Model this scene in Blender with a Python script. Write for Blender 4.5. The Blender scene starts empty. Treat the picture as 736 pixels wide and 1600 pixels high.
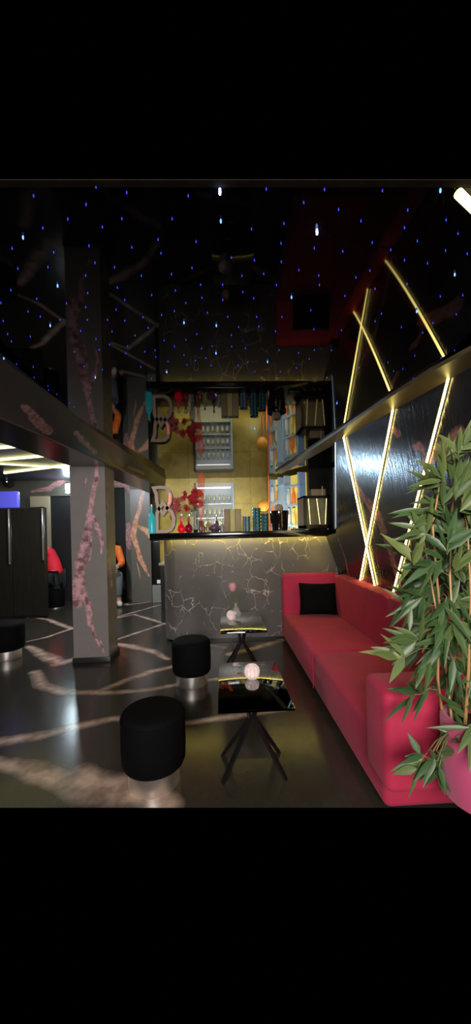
import bpy, bmesh, math, random
import numpy as np
from mathutils import Vector, Matrix
R = random.Random(7)
SC = bpy.context.scene
COL = SC.collection

# ------------------------------------------------------------------ camera
CAMZ, F = 1.35, 550.0
YAW = math.atan(23 / F); ROLL = 0.024
FW = Vector((math.sin(YAW), math.cos(YAW), 0)); RT = Vector((math.cos(YAW), -math.sin(YAW), 0)); UP = Vector((0, 0, 1))
CAM = Vector((0, 0, CAMZ))
cd = bpy.data.cameras.new('camera'); cam = bpy.data.objects.new('camera', cd); COL.objects.link(cam)
r_ = RT * math.cos(ROLL) - UP * math.sin(ROLL); u_ = UP * math.cos(ROLL) + RT * math.sin(ROLL)
m = Matrix((r_, u_, -FW)).transposed().to_4x4(); m.translation = CAM
cam.matrix_world = m
cd.sensor_fit = 'VERTICAL'; cd.sensor_height = 36; cd.lens = F * 36 / 1600; cd.shift_y = 30 / 1600
cd.clip_start = 0.02
SC.camera = cam
# ------------------------------------------------------------------ world, light, exposure
w = bpy.data.worlds.new('night'); SC.world = w; w.use_nodes = True
w.node_tree.nodes['Background'].inputs[0].default_value = (0, 0, 0, 1); w.node_tree.nodes['Background'].inputs[1].default_value = 0
SC.view_settings.view_transform = 'Standard'; SC.view_settings.look = 'None'; SC.view_settings.gamma = 1
SC.view_settings.exposure = 0.0
def area(name, loc, target, sx, sy, power, col, spread=180):
    d = bpy.data.lights.new(name, 'AREA'); d.shape = 'RECTANGLE'; d.size = sx; d.size_y = sy; d.energy = power; d.color = col
    d.spread = math.radians(spread)
    o = bpy.data.objects.new(name, d); COL.objects.link(o); o.location = loc
    o.rotation_euler = (Vector(target) - Vector(loc)).to_track_quat('-Z', 'Y').to_euler(); return o
area('entrance_light', (-0.3, -1.6, 2.0), (0.3, 3.0, 0.6), 1.6, 1.0, 150, (1.0, 0.94, 0.88))
area('bar_work_light', (0.1, 4.95, 1.0), (0.1, 5.75, 1.7), 1.9, 0.08, 18, (1.0, 0.86, 0.36))
area('shelf_light', (0.75, 4.85, 1.15), (1.1, 5.4, 1.7), 0.4, 0.1, 8, (0.75, 0.88, 1.0))
area('left_room_fill', (-1.92, 5.2, 2.42), (-2.2, 5.8, 0.0), 0.15, 0.4, 60, (0.85, 0.9, 1.0))  # added fill to brighten the left room, hidden behind the near column

sd = bpy.data.lights.new('wall_streak_spot', 'SPOT'); sd.energy = 110; sd.color = (0.5, 0.75, 1.0); sd.spot_size = math.radians(50); sd.spot_blend = 0.5; sd.shadow_soft_size = 0.12  # added unseen spot that makes the cold streak on the right wall
so = bpy.data.objects.new('wall_streak_spot', sd); COL.objects.link(so); so.location = (-0.75, 5.3, 1.72)
so.rotation_euler = (Vector((1.3, 3.2, 1.5)) - so.location).to_track_quat('-Z', 'Y').to_euler()

# ------------------------------------------------------------------ helpers
def ray(px, py):
    X, Y = px - 368, py - 830
    xu, yu = X - ROLL * Y, Y + ROLL * X
    return FW + RT * (xu / F) - UP * (yu / F)
def atz(px, py, z): d = ray(px, py); return CAM + d * ((z - CAMZ) / d.z)
def aty(px, py, y): d = ray(px, py); return CAM + d * (y / d.y)
def atx(px, py, x): d = ray(px, py); return CAM + d * (x / d.x)

def mat(name, col, rough=0.5, metal=0.0, emis=None, es=0.0, trans=0.0, ior=1.5, coat=0.0, sheen=0.0, noise=0.0, nscale=20, bump=0.0, bscale=60, coat_rough=0.05, stretch=None):
    M = bpy.data.materials.new(name); M.use_nodes = True; nt = M.node_tree; b = nt.nodes['Principled BSDF']
    b.inputs['Base Color'].default_value = (*col, 1); b.inputs['Roughness'].default_value = rough; b.inputs['Metallic'].default_value = metal
    b.inputs['IOR'].default_value = ior; b.inputs['Transmission Weight'].default_value = trans; b.inputs['Coat Weight'].default_value = coat
    b.inputs['Coat Roughness'].default_value = coat_rough; b.inputs['Sheen Weight'].default_value = sheen
    if emis: b.inputs['Emission Color'].default_value = (*emis, 1); b.inputs['Emission Strength'].default_value = es
    tc = nt.nodes.new('ShaderNodeTexCoord'); src = tc.outputs['Object']
    if stretch:
        mp = nt.nodes.new('ShaderNodeMapping'); mp.inputs['Scale'].default_value = stretch; nt.links.new(src, mp.inputs[0]); src = mp.outputs[0]
    if noise:
        n = nt.nodes.new('ShaderNodeTexNoise'); n.inputs['Scale'].default_value = nscale; n.inputs['Detail'].default_value = 5
        nt.links.new(src, n.inputs['Vector'])
        mx = nt.nodes.new('ShaderNodeMix'); mx.data_type = 'RGBA'
        mx.inputs[6].default_value = (*[c * (1 - noise) for c in col], 1); mx.inputs[7].default_value = (*[min(1, c * (1 + noise)) for c in col], 1)
        nt.links.new(n.outputs['Fac'], mx.inputs[0]); nt.links.new(mx.outputs[2], b.inputs['Base Color'])
    if bump:
        n = nt.nodes.new('ShaderNodeTexNoise'); n.inputs['Scale'].default_value = bscale; n.inputs['Detail'].default_value = 4
        nt.links.new(src, n.inputs['Vector'])
        bp = nt.nodes.new('ShaderNodeBump'); bp.inputs['Strength'].default_value = bump; bp.inputs['Distance'].default_value = 0.01
        nt.links.new(n.outputs['Fac'], bp.inputs['Height']); nt.links.new(bp.outputs[0], b.inputs['Normal'])
    return M

def vein_mat(name, base, vein, rough=0.2, ior=1.5, nscale=9, noise=0.3, vein2=None, soft=(-.05, .45), amp=1.8, coat=0.0, bump=0.0, bscale=30, stretch=(1, 1, 1)):
    """dark stone or paint with marble veins; field 'vein' is 1 on a vein's centre line, 0 at its nominal edge"""
    M = mat(name, base, rough, ior=ior, coat=coat, bump=bump, bscale=bscale, stretch=stretch)
    nt = M.node_tree; L = nt.links; b = nt.nodes['Principled BSDF']
    at = nt.nodes.new('ShaderNodeAttribute'); at.attribute_name = 'vein'
    tc = nt.nodes.new('ShaderNodeTexCoord')
    n1 = nt.nodes.new('ShaderNodeTexNoise'); n1.inputs['Scale'].default_value = nscale; n1.inputs['Detail'].default_value = 8; n1.inputs['Roughness'].default_value = 0.65
    L.new(tc.outputs['Object'], n1.inputs['Vector'])
    mr = nt.nodes.new('ShaderNodeMath'); mr.operation = 'MULTIPLY_ADD'; mr.inputs[1].default_value = amp; mr.inputs[2].default_value = -.433 * amp
    L.new(n1.outputs['Fac'], mr.inputs[0])
    ad = nt.nodes.new('ShaderNodeMath'); ad.operation = 'ADD'; L.new(at.outputs['Fac'], ad.inputs[0]); L.new(mr.outputs[0], ad.inputs[1])
    rp = nt.nodes.new('ShaderNodeMapRange'); rp.inputs['From Min'].default_value = soft[0]; rp.inputs['From Max'].default_value = soft[1]; rp.clamp = True
    L.new(ad.outputs[0], rp.inputs['Value'])
    n2 = nt.nodes.new('ShaderNodeTexNoise'); n2.inputs['Scale'].default_value = nscale * 2.2; n2.inputs['Detail'].default_value = 6
    L.new(tc.outputs['Object'], n2.inputs['Vector'])
    v = nt.nodes.new('ShaderNodeMix'); v.data_type = 'RGBA'; v2 = vein2 or tuple(c * 0.45 for c in vein)
    cr = nt.nodes.new('ShaderNodeMapRange'); cr.inputs['From Min'].default_value = 0.38; cr.inputs['From Max'].default_value = 0.6; L.new(n2.outputs['Fac'], cr.inputs['Value'])
    v.inputs[6].default_value = (*v2, 1); v.inputs[7].default_value = (*vein, 1); L.new(cr.outputs[0], v.inputs[0])
    bs = nt.nodes.new('ShaderNodeMix'); bs.data_type = 'RGBA'
    bs.inputs[6].default_value = (*[c * (1 - noise) for c in base], 1); bs.inputs[7].default_value = (*[c * (1 + noise) for c in base], 1); L.new(n1.outputs['Fac'], bs.inputs[0])
    mx = nt.nodes.new('ShaderNodeMix'); mx.data_type = 'RGBA'; L.new(rp.outputs[0], mx.inputs[0]); L.new(bs.outputs[2], mx.inputs[6]); L.new(v.outputs[2], mx.inputs[7])
    L.new(mx.outputs[2], b.inputs['Base Color'])
    return M

def link(name, me, mt=None, parent=None, smooth=True):
    if mt is not None:
        for x in (mt if isinstance(mt, (list, tuple)) else [mt]): me.materials.append(x)
    if smooth: me.shade_smooth()
    o = bpy.data.objects.new(name, me); COL.objects.link(o)
    if parent: o.parent = parent; o.matrix_parent_inverse = Matrix.Translation(parent.location).inverted() if not parent.rotation_euler.z else parent.matrix_basis.inverted()
    return o
def fin(name, bm, mt=None, parent=None, smooth=True, local=False):
    me = bpy.data.meshes.new(name); bmesh.ops.recalc_face_normals(bm, faces=bm.faces); bm.to_mesh(me); bm.free()
    o = link(name, me, mt, parent, smooth)
    if local: o.matrix_parent_inverse = Matrix.Identity(4)
    if smooth:
        try: me.set_sharp_from_angle(angle=math.radians(40))
        except Exception: pass
    return o
def T(o, label=None, cat=None, group=None, kind=None):
    if label: o['label'] = label
    if cat: o['category'] = cat
    if group: o['group'] = group
    if kind: o['kind'] = kind
    return o
def thing(name, loc, label, cat, group=None, rz=0):
    o = bpy.data.objects.new(name, None); COL.objects.link(o); o.location = loc; o.rotation_euler.z = rz; o.empty_display_size = 0.1
    return T(o, label, cat, group)
def S(o): o['kind'] = 'structure'; return o
def copy_tree(o, parent=None):
    c = o.copy(); COL.objects.link(c); c.parent = parent
    for ch in list(o.children): copy_tree(ch, c)
    return c

def box(bm, lo, hi, bev=0.0, seg=3, rot=None):
    g = bmesh.ops.create_cube(bm, size=1)['verts']; lo, hi = Vector(lo), Vector(hi)
    c = (lo + hi) / 2; s = hi - lo
    for v in g: v.co = Vector((v.co.x * s.x, v.co.y * s.y, v.co.z * s.z))
    if bev:
        es = list({e for v in g for e in v.link_edges})
        rr = bmesh.ops.bevel(bm, geom=es, offset=min(bev, min(s) * 0.49), segments=seg, affect='EDGES', profile=0.5)
        g = list({v for f in rr['faces'] for v in f.verts} | {v for v in g if v.is_valid})
    for v in g:
        if rot: v.co = rot @ v.co
        v.co += c
    return g
def tube(bm, pts, rad, n=8, caps=True):
    pts = [Vector(p) for p in pts]; rads = rad if isinstance(rad, (list, tuple)) else [rad] * len(pts)
    rings = []; up = None
    for i, p in enumerate(pts):
        t = (pts[min(i + 1, len(pts) - 1)] - pts[max(i - 1, 0)]).normalized()
        if up is None: up = t.orthogonal().normalized()
        a = (up - t * up.dot(t)); a = a.normalized() if a.length > 1e-6 else t.orthogonal().normalized(); up = a; b = t.cross(a)
        rings.append([bm.verts.new(p + (a * math.cos(2 * math.pi * k / n) + b * math.sin(2 * math.pi * k / n)) * rads[i]) for k in range(n)])
    for A, B in zip(rings, rings[1:]):
        for k in range(n): bm.faces.new((A[k], A[(k + 1) % n], B[(k + 1) % n], B[k]))
    if caps: bm.faces.new(rings[0][::-1]); bm.faces.new(rings[-1])
def lathe(bm, prof, c=(0, 0, 0), n=24, sx=1, sy=1):
    c = Vector(c); rings = []
    for r, z in prof:
        if r < 1e-5: rings.append([bm.verts.new(c + Vector((0, 0, z)))])
        else: rings.append([bm.verts.new(c + Vector((r * sx * math.cos(2 * math.pi * k / n), r * sy * math.sin(2 * math.pi * k / n), z))) for k in range(n)])
    for A, B in zip(rings, rings[1:]):
        for k in range(n):
            k2 = (k + 1) % n
            if len(A) == 1 and len(B) == 1: continue
            if len(A) == 1: bm.faces.new((A[0], B[k2], B[k]))
            elif len(B) == 1: bm.faces.new((A[k], A[k2], B[0]))
            else: bm.faces.new((A[k], A[k2], B[k2], B[k]))
def prism(bm, poly, d0, d1, axis=2):
    """extrude a 2-D polygon between two planes of an axis"""
    def P(a, b, d): return {2: (a, b, d), 1: (a, d, b), 0: (d, a, b)}[axis]
    A = [bm.verts.new(P(a, b, d0)) for a, b in poly]; B = [bm.verts.new(P(a, b, d1)) for a, b in poly]
    bm.faces.new(A[::-1]); bm.faces.new(B); n = len(poly)
    for k in range(n): bm.faces.new((A[k], A[(k + 1) % n], B[(k + 1) % n], B[k]))
def grid(name, P, nu, nv, mt, veins, parent=None, metric=None):
    """surface P(u,v) as a grid with the marble vein field; veins = [[(point, half width), ...], ...] in world space"""
    us, vs = np.linspace(0, 1, nu + 1), np.linspace(0, 1, nv + 1)
    co = np.array([[P(u, v) for v in vs] for u in us], dtype=float).reshape(-1, 3)
    fld = np.full(len(co), -1.5)
    for vn in veins:
        for (p, wa), (q, wb) in zip(vn, vn[1:]):
            p, q = np.array(p), np.array(q); d = q - p; L2 = max(d @ d, 1e-9)
            t = np.clip((co - p) @ d / L2, 0, 1); dist = np.linalg.norm(co - (p + t[:, None] * d), axis=1)
            fld = np.maximum(fld, 1 - dist / (wa + (wb - wa) * t))
    idx = np.arange((nu + 1) * (nv + 1)).reshape(nu + 1, nv + 1)
    q = np.stack([idx[:-1, :-1], idx[1:, :-1], idx[1:, 1:], idx[:-1, 1:]], -1).reshape(-1, 4)
    me = bpy.data.meshes.new(name); me.from_pydata(co.tolist(), [], q.tolist())
    a = me.attributes.new('vein', 'FLOAT', 'POINT'); a.data.foreach_set('value', fld.astype(np.float32))
    return link(name, me, mt, parent)

# ------------------------------------------------------------------ materials
CH = 2.22      # ceiling height of the bar room
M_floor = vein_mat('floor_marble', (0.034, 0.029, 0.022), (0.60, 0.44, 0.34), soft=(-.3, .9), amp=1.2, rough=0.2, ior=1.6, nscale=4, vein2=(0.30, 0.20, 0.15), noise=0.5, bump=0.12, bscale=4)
M_ceil = mat('ceiling_gloss', (0.002, 0.002, 0.003), 0.03, ior=1.72)
M_ceil2 = mat('left_ceiling_paint', (0.03, 0.032, 0.06), 0.35, noise=0.3)
M_col = vein_mat('column_paint', (0.27, 0.245, 0.24), (0.78, 0.46, 0.50), rough=0.3, nscale=8, vein2=(0.26, 0.12, 0.14), noise=0.15, bump=0.15, bscale=120)
M_pier = vein_mat('pier_paint', (0.13, 0.12, 0.10), (0.66, 0.36, 0.24), rough=0.35, nscale=6, vein2=(0.40, 0.18, 0.07), noise=0.2, amp=1.2)
M_beam = vein_mat('beam_paint', (0.03, 0.026, 0.024), (0.30, 0.16, 0.15), rough=0.22, ior=1.7, nscale=14, noise=0.3)
M_wallr = vein_mat('right_wall_lacquer', (0.012, 0.012, 0.015), (0.30, 0.12, 0.11), rough=0.2, ior=1.7, nscale=10, noise=0.4, bump=0.26, bscale=9, stretch=(1, 5, .45))
M_wallb = vein_mat('left_back_wall_paint', (0.09, 0.09, 0.07), (0.50, 0.25, 0.25), rough=0.4, nscale=14)
M_trim = mat('trim_paint', (0.085, 0.065, 0.035), 0.35, noise=0.3)
M_black = mat('black_satin', (0.006, 0.006, 0.006), 0.3)
M_blackm = mat('black_matt', (0.004, 0.004, 0.005), 0.8)
M_slab = mat('counter_black_stone', (0.008, 0.007, 0.007), 0.12, ior=1.6, noise=0.4)
M_chrome = mat('chrome', (0.95, 0.9, 0.84), 0.42, 1.0)
M_gold = mat('brass', (0.75, 0.5, 0.15), 0.22, 1.0)
M_copper = mat('copper', (0.75, 0.2, 0.07), 0.3, 0.8)
M_glass = mat('clear_glass', (0.9, 0.95, 0.95), 0.03, trans=0.85, ior=1.35)
M_velvetb = mat('black_velvet', (0.0025, 0.0025, 0.003), 0.8, ior=1.2, noise=0.4, nscale=8, bump=0.2, bscale=200)
M_pink = mat('raspberry_velvet', (0.54, 0.024, 0.08), 0.8, sheen=0.06, noise=0.28, nscale=4, bump=0.25, bscale=9)
M_planter = mat('pink_planter', (0.50, 0.06, 0.16), 0.7, sheen=0.3, noise=0.15, nscale=3)
M_led = mat('warm_led', (1, 0.9, 0.5), 0.4, emis=(1.0, 0.78, 0.22), es=15.0)
M_ledn = mat('under_counter_led', (1, 0.9, 0.5), 0.4, emis=(1.0, 0.78, 0.13), es=26.0)
M_tube = mat('tube_light', (1, 1, 0.8), 0.4, emis=(1.0, 0.90, 0.34), es=3.0)
M_white = mat('white_lamp', (1, 1, 1), 0.4, emis=(0.75, 0.93, 1.0), es=90)
M_star = mat('star_blue', (0, 0, 0.2), 0.5, emis=(0.05, 0.09, 1.0), es=1.0)
M_starb = mat('star_bright', (0, 0, 0.3), 0.5, emis=(0.12, 0.26, 1.0), es=3.5)
M_starB = mat('star_brightest', (0, 0, 0.5), 0.5, emis=(0.4, 0.5, 1.0), es=30)
M_cream = mat('cream_lacquer', (0.62, 0.45, 0.36), 0.4)
M_alu = mat('aluminium', (0.5, 0.48, 0.4), 0.35, 0.9)
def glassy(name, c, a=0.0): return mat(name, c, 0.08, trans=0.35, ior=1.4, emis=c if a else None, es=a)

def crackle():
    M = mat('crackle_plaster', (0.075, 0.068, 0.064), 0.30, ior=1.6); nt = M.node_tree; L = nt.links; b = nt.nodes['Principled BSDF']; N = nt.nodes.new
    tc = N('ShaderNodeTexCoord'); n = N('ShaderNodeTexNoise'); n.inputs['Scale'].default_value = 11; n.inputs['Detail'].default_value = 3; L.new(tc.outputs['Object'], n.inputs['Vector'])
    sc = N('ShaderNodeVectorMath'); sc.operation = 'MULTIPLY_ADD'; sc.inputs[1].default_value = (0.085,) * 3; L.new(n.outputs['Color'], sc.inputs[0]); L.new(tc.outputs['Object'], sc.inputs[2])
    v = N('ShaderNodeTexVoronoi'); v.feature = 'DISTANCE_TO_EDGE'; v.inputs['Scale'].default_value = 6.2; mp = N('ShaderNodeMapping'); mp.inputs['Scale'].default_value = (1.15, 1, .8); L.new(sc.outputs[0], mp.inputs[0]); L.new(mp.outputs[0], v.inputs['Vector'])
    r = N('ShaderNodeMapRange'); r.inputs['From Min'].default_value = 0.008; r.inputs['From Max'].default_value = 0.026; r.inputs['To Min'].default_value = 1; r.inputs['To Max'].default_value = 0; L.new(v.outputs['Distance'], r.inputs['Value'])
    n2 = N('ShaderNodeTexNoise'); n2.inputs['Scale'].default_value = 4.5; n2.inputs['Detail'].default_value = 3; L.new(tc.outputs['Object'], n2.inputs['Vector'])
    r2 = N('ShaderNodeMapRange'); r2.inputs['From Min'].default_value = 0.47; r2.inputs['From Max'].default_value = 0.55; L.new(n2.outputs['Fac'], r2.inputs['Value'])
    mu = N('ShaderNodeMath'); mu.operation = 'MULTIPLY'; L.new(r.outputs[0], mu.inputs[0]); L.new(r2.outputs[0], mu.inputs[1])
    n3 = N('ShaderNodeTexNoise'); n3.inputs['Scale'].default_value = 3; n3.inputs['Detail'].default_value = 6; L.new(tc.outputs['Object'], n3.inputs['Vector'])
    bs = N('ShaderNodeMix'); bs.data_type = 'RGBA'; bs.inputs[6].default_value = (0.085, 0.08, 0.078, 1); bs.inputs[7].default_value = (0.17, 0.158, 0.15, 1); L.new(n3.outputs['Fac'], bs.inputs[0])
    mx = N('ShaderNodeMix'); mx.data_type = 'RGBA'; mx.inputs[7].default_value = (0.60, 0.52, 0.48, 1); L.new(mu.outputs[0], mx.inputs[0]); L.new(bs.outputs[2], mx.inputs[6])
    L.new(mx.outputs[2], b.inputs['Base Color'])
    bp = N('ShaderNodeBump'); bp.inputs['Strength'].default_value = 0.6; bp.inputs['Distance'].default_value = 0.01; L.new(mu.outputs[0], bp.inputs['Height']); L.new(bp.outputs[0], b.inputs['Normal'])
    return M
def gold_wall():
    M = mat('gold_panel', (0.27, 0.21, 0.04), 0.32, 0.3); nt = M.node_tree; L = nt.links; b = nt.nodes['Principled BSDF']; N = nt.nodes.new
    tc = N('ShaderNodeTexCoord'); n = N('ShaderNodeTexNoise'); n.inputs['Scale'].default_value = 6; n.inputs['Detail'].default_value = 7; n.inputs['Distortion'].default_value = 1.5; L.new(tc.outputs['Object'], n.inputs['Vector'])
    mx = N('ShaderNodeMix'); mx.data_type = 'RGBA'; mx.inputs[6].default_value = (0.13, 0.10, 0.018, 1); mx.inputs[7].default_value = (0.36, 0.29, 0.06, 1); L.new(n.outputs['Fac'], mx.inputs[0])
    br = N('ShaderNodeTexBrick'); br.offset = 0; br.inputs['Scale'].default_value = 1; br.inputs['Mortar Size'].default_value = 0.003; br.inputs['Brick Width'].default_value = 0.5; br.inputs['Row Height'].default_value = 0.6
    br.inputs['Color1'].default_value = br.inputs['Color2'].default_value = (1, 1, 1, 1); br.inputs['Mortar'].default_value = (0.5, 0.5, 0.5, 1)
    sp = N('ShaderNodeSeparateXYZ'); cb = N('ShaderNodeCombineXYZ'); L.new(tc.outputs['Object'], sp.inputs[0]); L.new(sp.outputs[0], cb.inputs[0]); L.new(sp.outputs[2], cb.inputs[1]); L.new(cb.outputs[0], br.inputs['Vector'])
    mm = N('ShaderNodeMix'); mm.data_type = 'RGBA'; mm.blend_type = 'MULTIPLY'; mm.inputs[0].default_value = 1; L.new(mx.outputs[2], mm.inputs[6]); L.new(br.outputs['Color'], mm.inputs[7]); L.new(mm.outputs[2], b.inputs['Base Color'])
    return M
M_crack = crackle(); M_gwall = gold_wall()

def ceiling_mat():
    M = mat('ceiling_gloss', (0.002, 0.002, 0.003), 0.5); nt = M.node_tree; L = nt.links; N = nt.nodes.new
    lw = N('ShaderNodeLayerWeight'); lw.inputs['Blend'].default_value = .5
    pw = N('ShaderNodeMath'); pw.operation = 'POWER'; pw.inputs[1].default_value = 4.6; L.new(lw.outputs['Facing'], pw.inputs[0])
    ad = N('ShaderNodeMath'); ad.operation = 'ADD'; ad.inputs[1].default_value = .003; L.new(pw.outputs[0], ad.inputs[0])
    gl = N('ShaderNodeBsdfGlossy'); gl.inputs['Roughness'].default_value = .03; gl.inputs['Color'].default_value = (.95, .93, .9, 1)
    df = N('ShaderNodeBsdfDiffuse'); df.inputs['Color'].default_value = (.002, .002, .003, 1)
    mx = N('ShaderNodeMixShader'); L.new(ad.outputs[0], mx.inputs[0]); L.new(df.outputs[0], mx.inputs[1]); L.new(gl.outputs[0], mx.inputs[2]); L.new(mx.outputs[0], nt.nodes['Material Output'].inputs['Surface']); return M
M_ceil = ceiling_mat()
# ================================================================== ROOM
# floor: its near edge lies along the foot of the picture
fa, fb = atz(-60, 1262, 0), atz(640, 1262, 0)
FX0, FX1, FY1 = -5.2, 1.75, 7.4
def floorP(u, v):
    x = FX0 + (FX1 - FX0) * u; y0 = fa.y + (fb.y - fa.y) * (x - fa.x) / (fb.x - fa.x)
    return (x, y0 + (FY1 - y0) * v, 0)
def fv(*pts): return [(tuple(atz(x, y, 0)), ww) for x, y, ww in pts]
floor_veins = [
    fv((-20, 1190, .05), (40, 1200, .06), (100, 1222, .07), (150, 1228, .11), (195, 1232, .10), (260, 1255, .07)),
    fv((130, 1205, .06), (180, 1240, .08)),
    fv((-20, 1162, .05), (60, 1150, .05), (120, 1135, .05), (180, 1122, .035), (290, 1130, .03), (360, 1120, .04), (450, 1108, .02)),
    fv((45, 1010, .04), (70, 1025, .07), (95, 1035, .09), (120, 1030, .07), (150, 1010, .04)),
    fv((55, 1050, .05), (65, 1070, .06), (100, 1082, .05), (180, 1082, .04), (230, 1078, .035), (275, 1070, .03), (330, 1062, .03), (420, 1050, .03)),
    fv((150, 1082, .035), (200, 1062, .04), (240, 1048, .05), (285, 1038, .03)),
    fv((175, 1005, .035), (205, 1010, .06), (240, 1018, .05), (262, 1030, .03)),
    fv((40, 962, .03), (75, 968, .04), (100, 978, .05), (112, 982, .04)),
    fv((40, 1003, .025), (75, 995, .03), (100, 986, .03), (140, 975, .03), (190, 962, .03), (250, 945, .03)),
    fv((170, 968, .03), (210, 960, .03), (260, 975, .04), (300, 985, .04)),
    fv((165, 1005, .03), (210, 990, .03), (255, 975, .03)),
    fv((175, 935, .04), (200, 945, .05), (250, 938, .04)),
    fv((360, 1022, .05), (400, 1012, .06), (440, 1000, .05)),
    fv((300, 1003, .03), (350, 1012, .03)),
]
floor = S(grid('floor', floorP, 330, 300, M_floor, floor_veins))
M_fdark = M_floor
# ceiling: glossy black stretched membrane, its near edge at the pale trim
yc = atz(368, 290, CH).y
bm = bmesh.new()
ca, cb2 = atz(-40, 292, CH), atz(800, 292, CH)
prism(bm, [(ca.x - .3, ca.y), (cb2.x + .3, cb2.y), (1.8, 7.4), (-1.45, 7.4)], CH, CH + .002); S(fin('ceiling', bm, M_ceil, smooth=False))
bm = bmesh.new(); box(bm, (-5.2, 2.0, 2.47), (-1.35, 7.4, 2.5)); S(fin('ceiling.001', bm, M_ceil2, smooth=False))
M_ctrim = mat('ceiling_edge_trim', (0.016, 0.012, 0.009), 0.8, ior=1.12, noise=0.5, nscale=25)
bm = bmesh.new(); a, b = atz(-40, 281.5, CH - .003), atz(800, 281.5, CH - .003); c, d = atz(800, 293, CH - .003), atz(-40, 293, CH - .003)
prism(bm, [(a.x, a.y), (b.x, b.y), (c.x, c.y), (d.x, d.y)], CH - .003, CH - .001); S(fin('trim_1', bm, M_ctrim, smooth=False))

# right wall (leans slightly inwards towards the ceiling) and its cornice
wt = [(706, 578), (617, 632), (538, 676)]
WT = [atz(x, y, CH) for x, y in wt]
wk = (WT[2].x - WT[0].x) / (WT[2].y - WT[0].y); wk0 = WT[0].x - wk * WT[0].y
def wtop(y): return wk0 + wk * y
def wbot(y): return 1.50
def wallx(y, z): t = min(max((z - .7) / (CH - .7), -0.5), 1.02); t = max(t, 0); return wbot(y) * (1 - t) + wtop(y) * t
def proj(p):
    d = Vector(p) - CAM; xu, yu = F * d.dot(RT) / d.dot(FW), -F * d.z / d.dot(FW); return 368 + xu + ROLL * yu, 830 + yu - ROLL * xu
def wend(z):
    if z < 1.27: return 4.34
    lo, hi = 2.5, 4.34
    for _ in range(40):
        mi = (lo + hi) / 2
        if proj((wallx(mi, z), mi, z))[0] > 525: lo = mi
        else: hi = mi
    return lo
def wallP(u, v):
    z = v * (CH + .01); y = 0.95 + (wend(z) - 0.95) * u; return (wallx(y, z), y, z)
def on_wall(px, py):
    d = ray(px, py); lo, hi = 0.3, 9.0
    g = lambda t: (lambda p: p.x - wallx(p.y, p.z))(CAM + d * t)
    for _ in range(50):
        mi = (lo + hi) / 2
        if g(mi) < 0: lo = mi
        else: hi = mi
    return CAM + d * lo
def wv(*pts): return [(tuple(on_wall(x, y)), ww) for x, y, ww in pts]
wall_veins = [wv((555, 755, .03), (570, 780, .05), (590, 805, .06), (602, 840, .06), (612, 868, .05), (622, 905, .04)),
              wv((612, 668, .02), (622, 678, .03), (625, 682, .015)), wv((645, 700, .02), (655, 696, .035), (662, 706, .02)),
              wv((515, 720, .02), (520, 745, .03)), wv((660, 730, .03), (690, 700, .05), (720, 680, .05)), wv((528, 840, .02), (540, 875, .03), (545, 900, .02))]
S(grid('wall_right', wallP, 160, 60, M_wallr, wall_veins))
bm = bmesh.new(); box(bm, (1.64, 3.3, 0), (1.68, 5.9, CH)); S(fin('wall_right.001', bm, M_black, smooth=False))
up_edge = [atz(x, y, CH - .01) for x, y in ((745, 538), (670, 579), (596, 626), (500, 692), (430, 737))]
bm = bmesh.new(); prev = None
for p in up_edge:
    y = p.y; x1 = wtop(y) + .03; q = [Vector((p.x, y, CH + .0)), Vector((p.x + .004, y, CH - .022)), Vector((x1, y, CH - .045)), Vector((x1, y, CH))]
    vs = [bm.verts.new(k) for k in q]
    if prev:
        for k in range(4): bm.faces.new((prev[k], prev[(k + 1) % 4], vs[(k + 1) % 4], vs[k]))
    else: bm.faces.new(vs)
    prev = vs
bm.faces.new(prev[::-1]); S(fin('trim_2', bm, M_trim, smooth=False))

# bar back wall, gold panels
BY = 5.72
bm = bmesh.new(); box(bm, (-.98, BY, 0), (1.7, BY + .1, CH)); S(fin('wall_back', bm, M_gwall, smooth=False))
# left room back wall with two door openings
LY = 7.3
def wx(px, y=LY): return aty(px, 860, y).x
op1 = (wx(58), wx(112)); op2 = (wx(176), wx(197))
zt1, zt2 = aty(90, 775, LY).z, aty(185, 762, LY).z
M_b2 = M_wallb
pieces = [(-5.2, op1[0], 0, 2.5), (op1[0], op1[1], zt1, 2.5), (op1[1], op2[0], 0, 2.5), (op2[0], op2[1], zt2, 2.5), (op2[1], -.95, 0, 2.5)]
bv = lambda *pts: [(tuple(aty(x, y, LY)), ww) for x, y, ww in pts]
bveins = [bv((50, 768, .03), (75, 764, .05), (92, 754, .07), (108, 742, .05), (125, 735, .04)), bv((165, 745, .05), (180, 752, .09), (196, 757, .06), (203, 768, .04)),
          bv((201, 820, .05), (200, 840, .08), (203, 855, .05))]
xs = np.linspace(0, 1, 2)
nm = 0
me_parts = []
def back_left():
    # one mesh: grid pieces with the vein field
    cs, fs, n0 = [], [], 0
    for x0, x1, z0, z1 in pieces:
        nu, nv = max(2, int((x1 - x0) / .03)), max(2, int((z1 - z0) / .03))
        for i in range(nu + 1):
            for j in range(nv + 1): cs.append((x0 + (x1 - x0) * i / nu, LY, z0 + (z1 - z0) * j / nv))
        for i in range(nu):
            for j in range(nv):
                k = n0 + i * (nv + 1) + j; fs.append((k, k + nv + 1, k + nv + 2, k + 1))
        n0 = len(cs)
    co = np.array(cs); fld = np.full(len(co), -1.5)
    for vn in bveins:
        for (p, wa), (q, wb) in zip(vn, vn[1:]):
            p, q = np.array(p), np.array(q); d = q - p; t = np.clip((co - p) @ d / (d @ d), 0, 1)
            fld = np.maximum(fld, 1 - np.linalg.norm(co - (p + t[:, None] * d), axis=1) / (wa + (wb - wa) * t))
    me = bpy.data.meshes.new('wall_back.001'); me.from_pydata(cs, [], fs)
    me.attributes.new('vein', 'FLOAT', 'POINT').data.foreach_set('value', fld.astype(np.float32))
    return link('wall_back.001', me, M_b2)
S(back_left())
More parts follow.
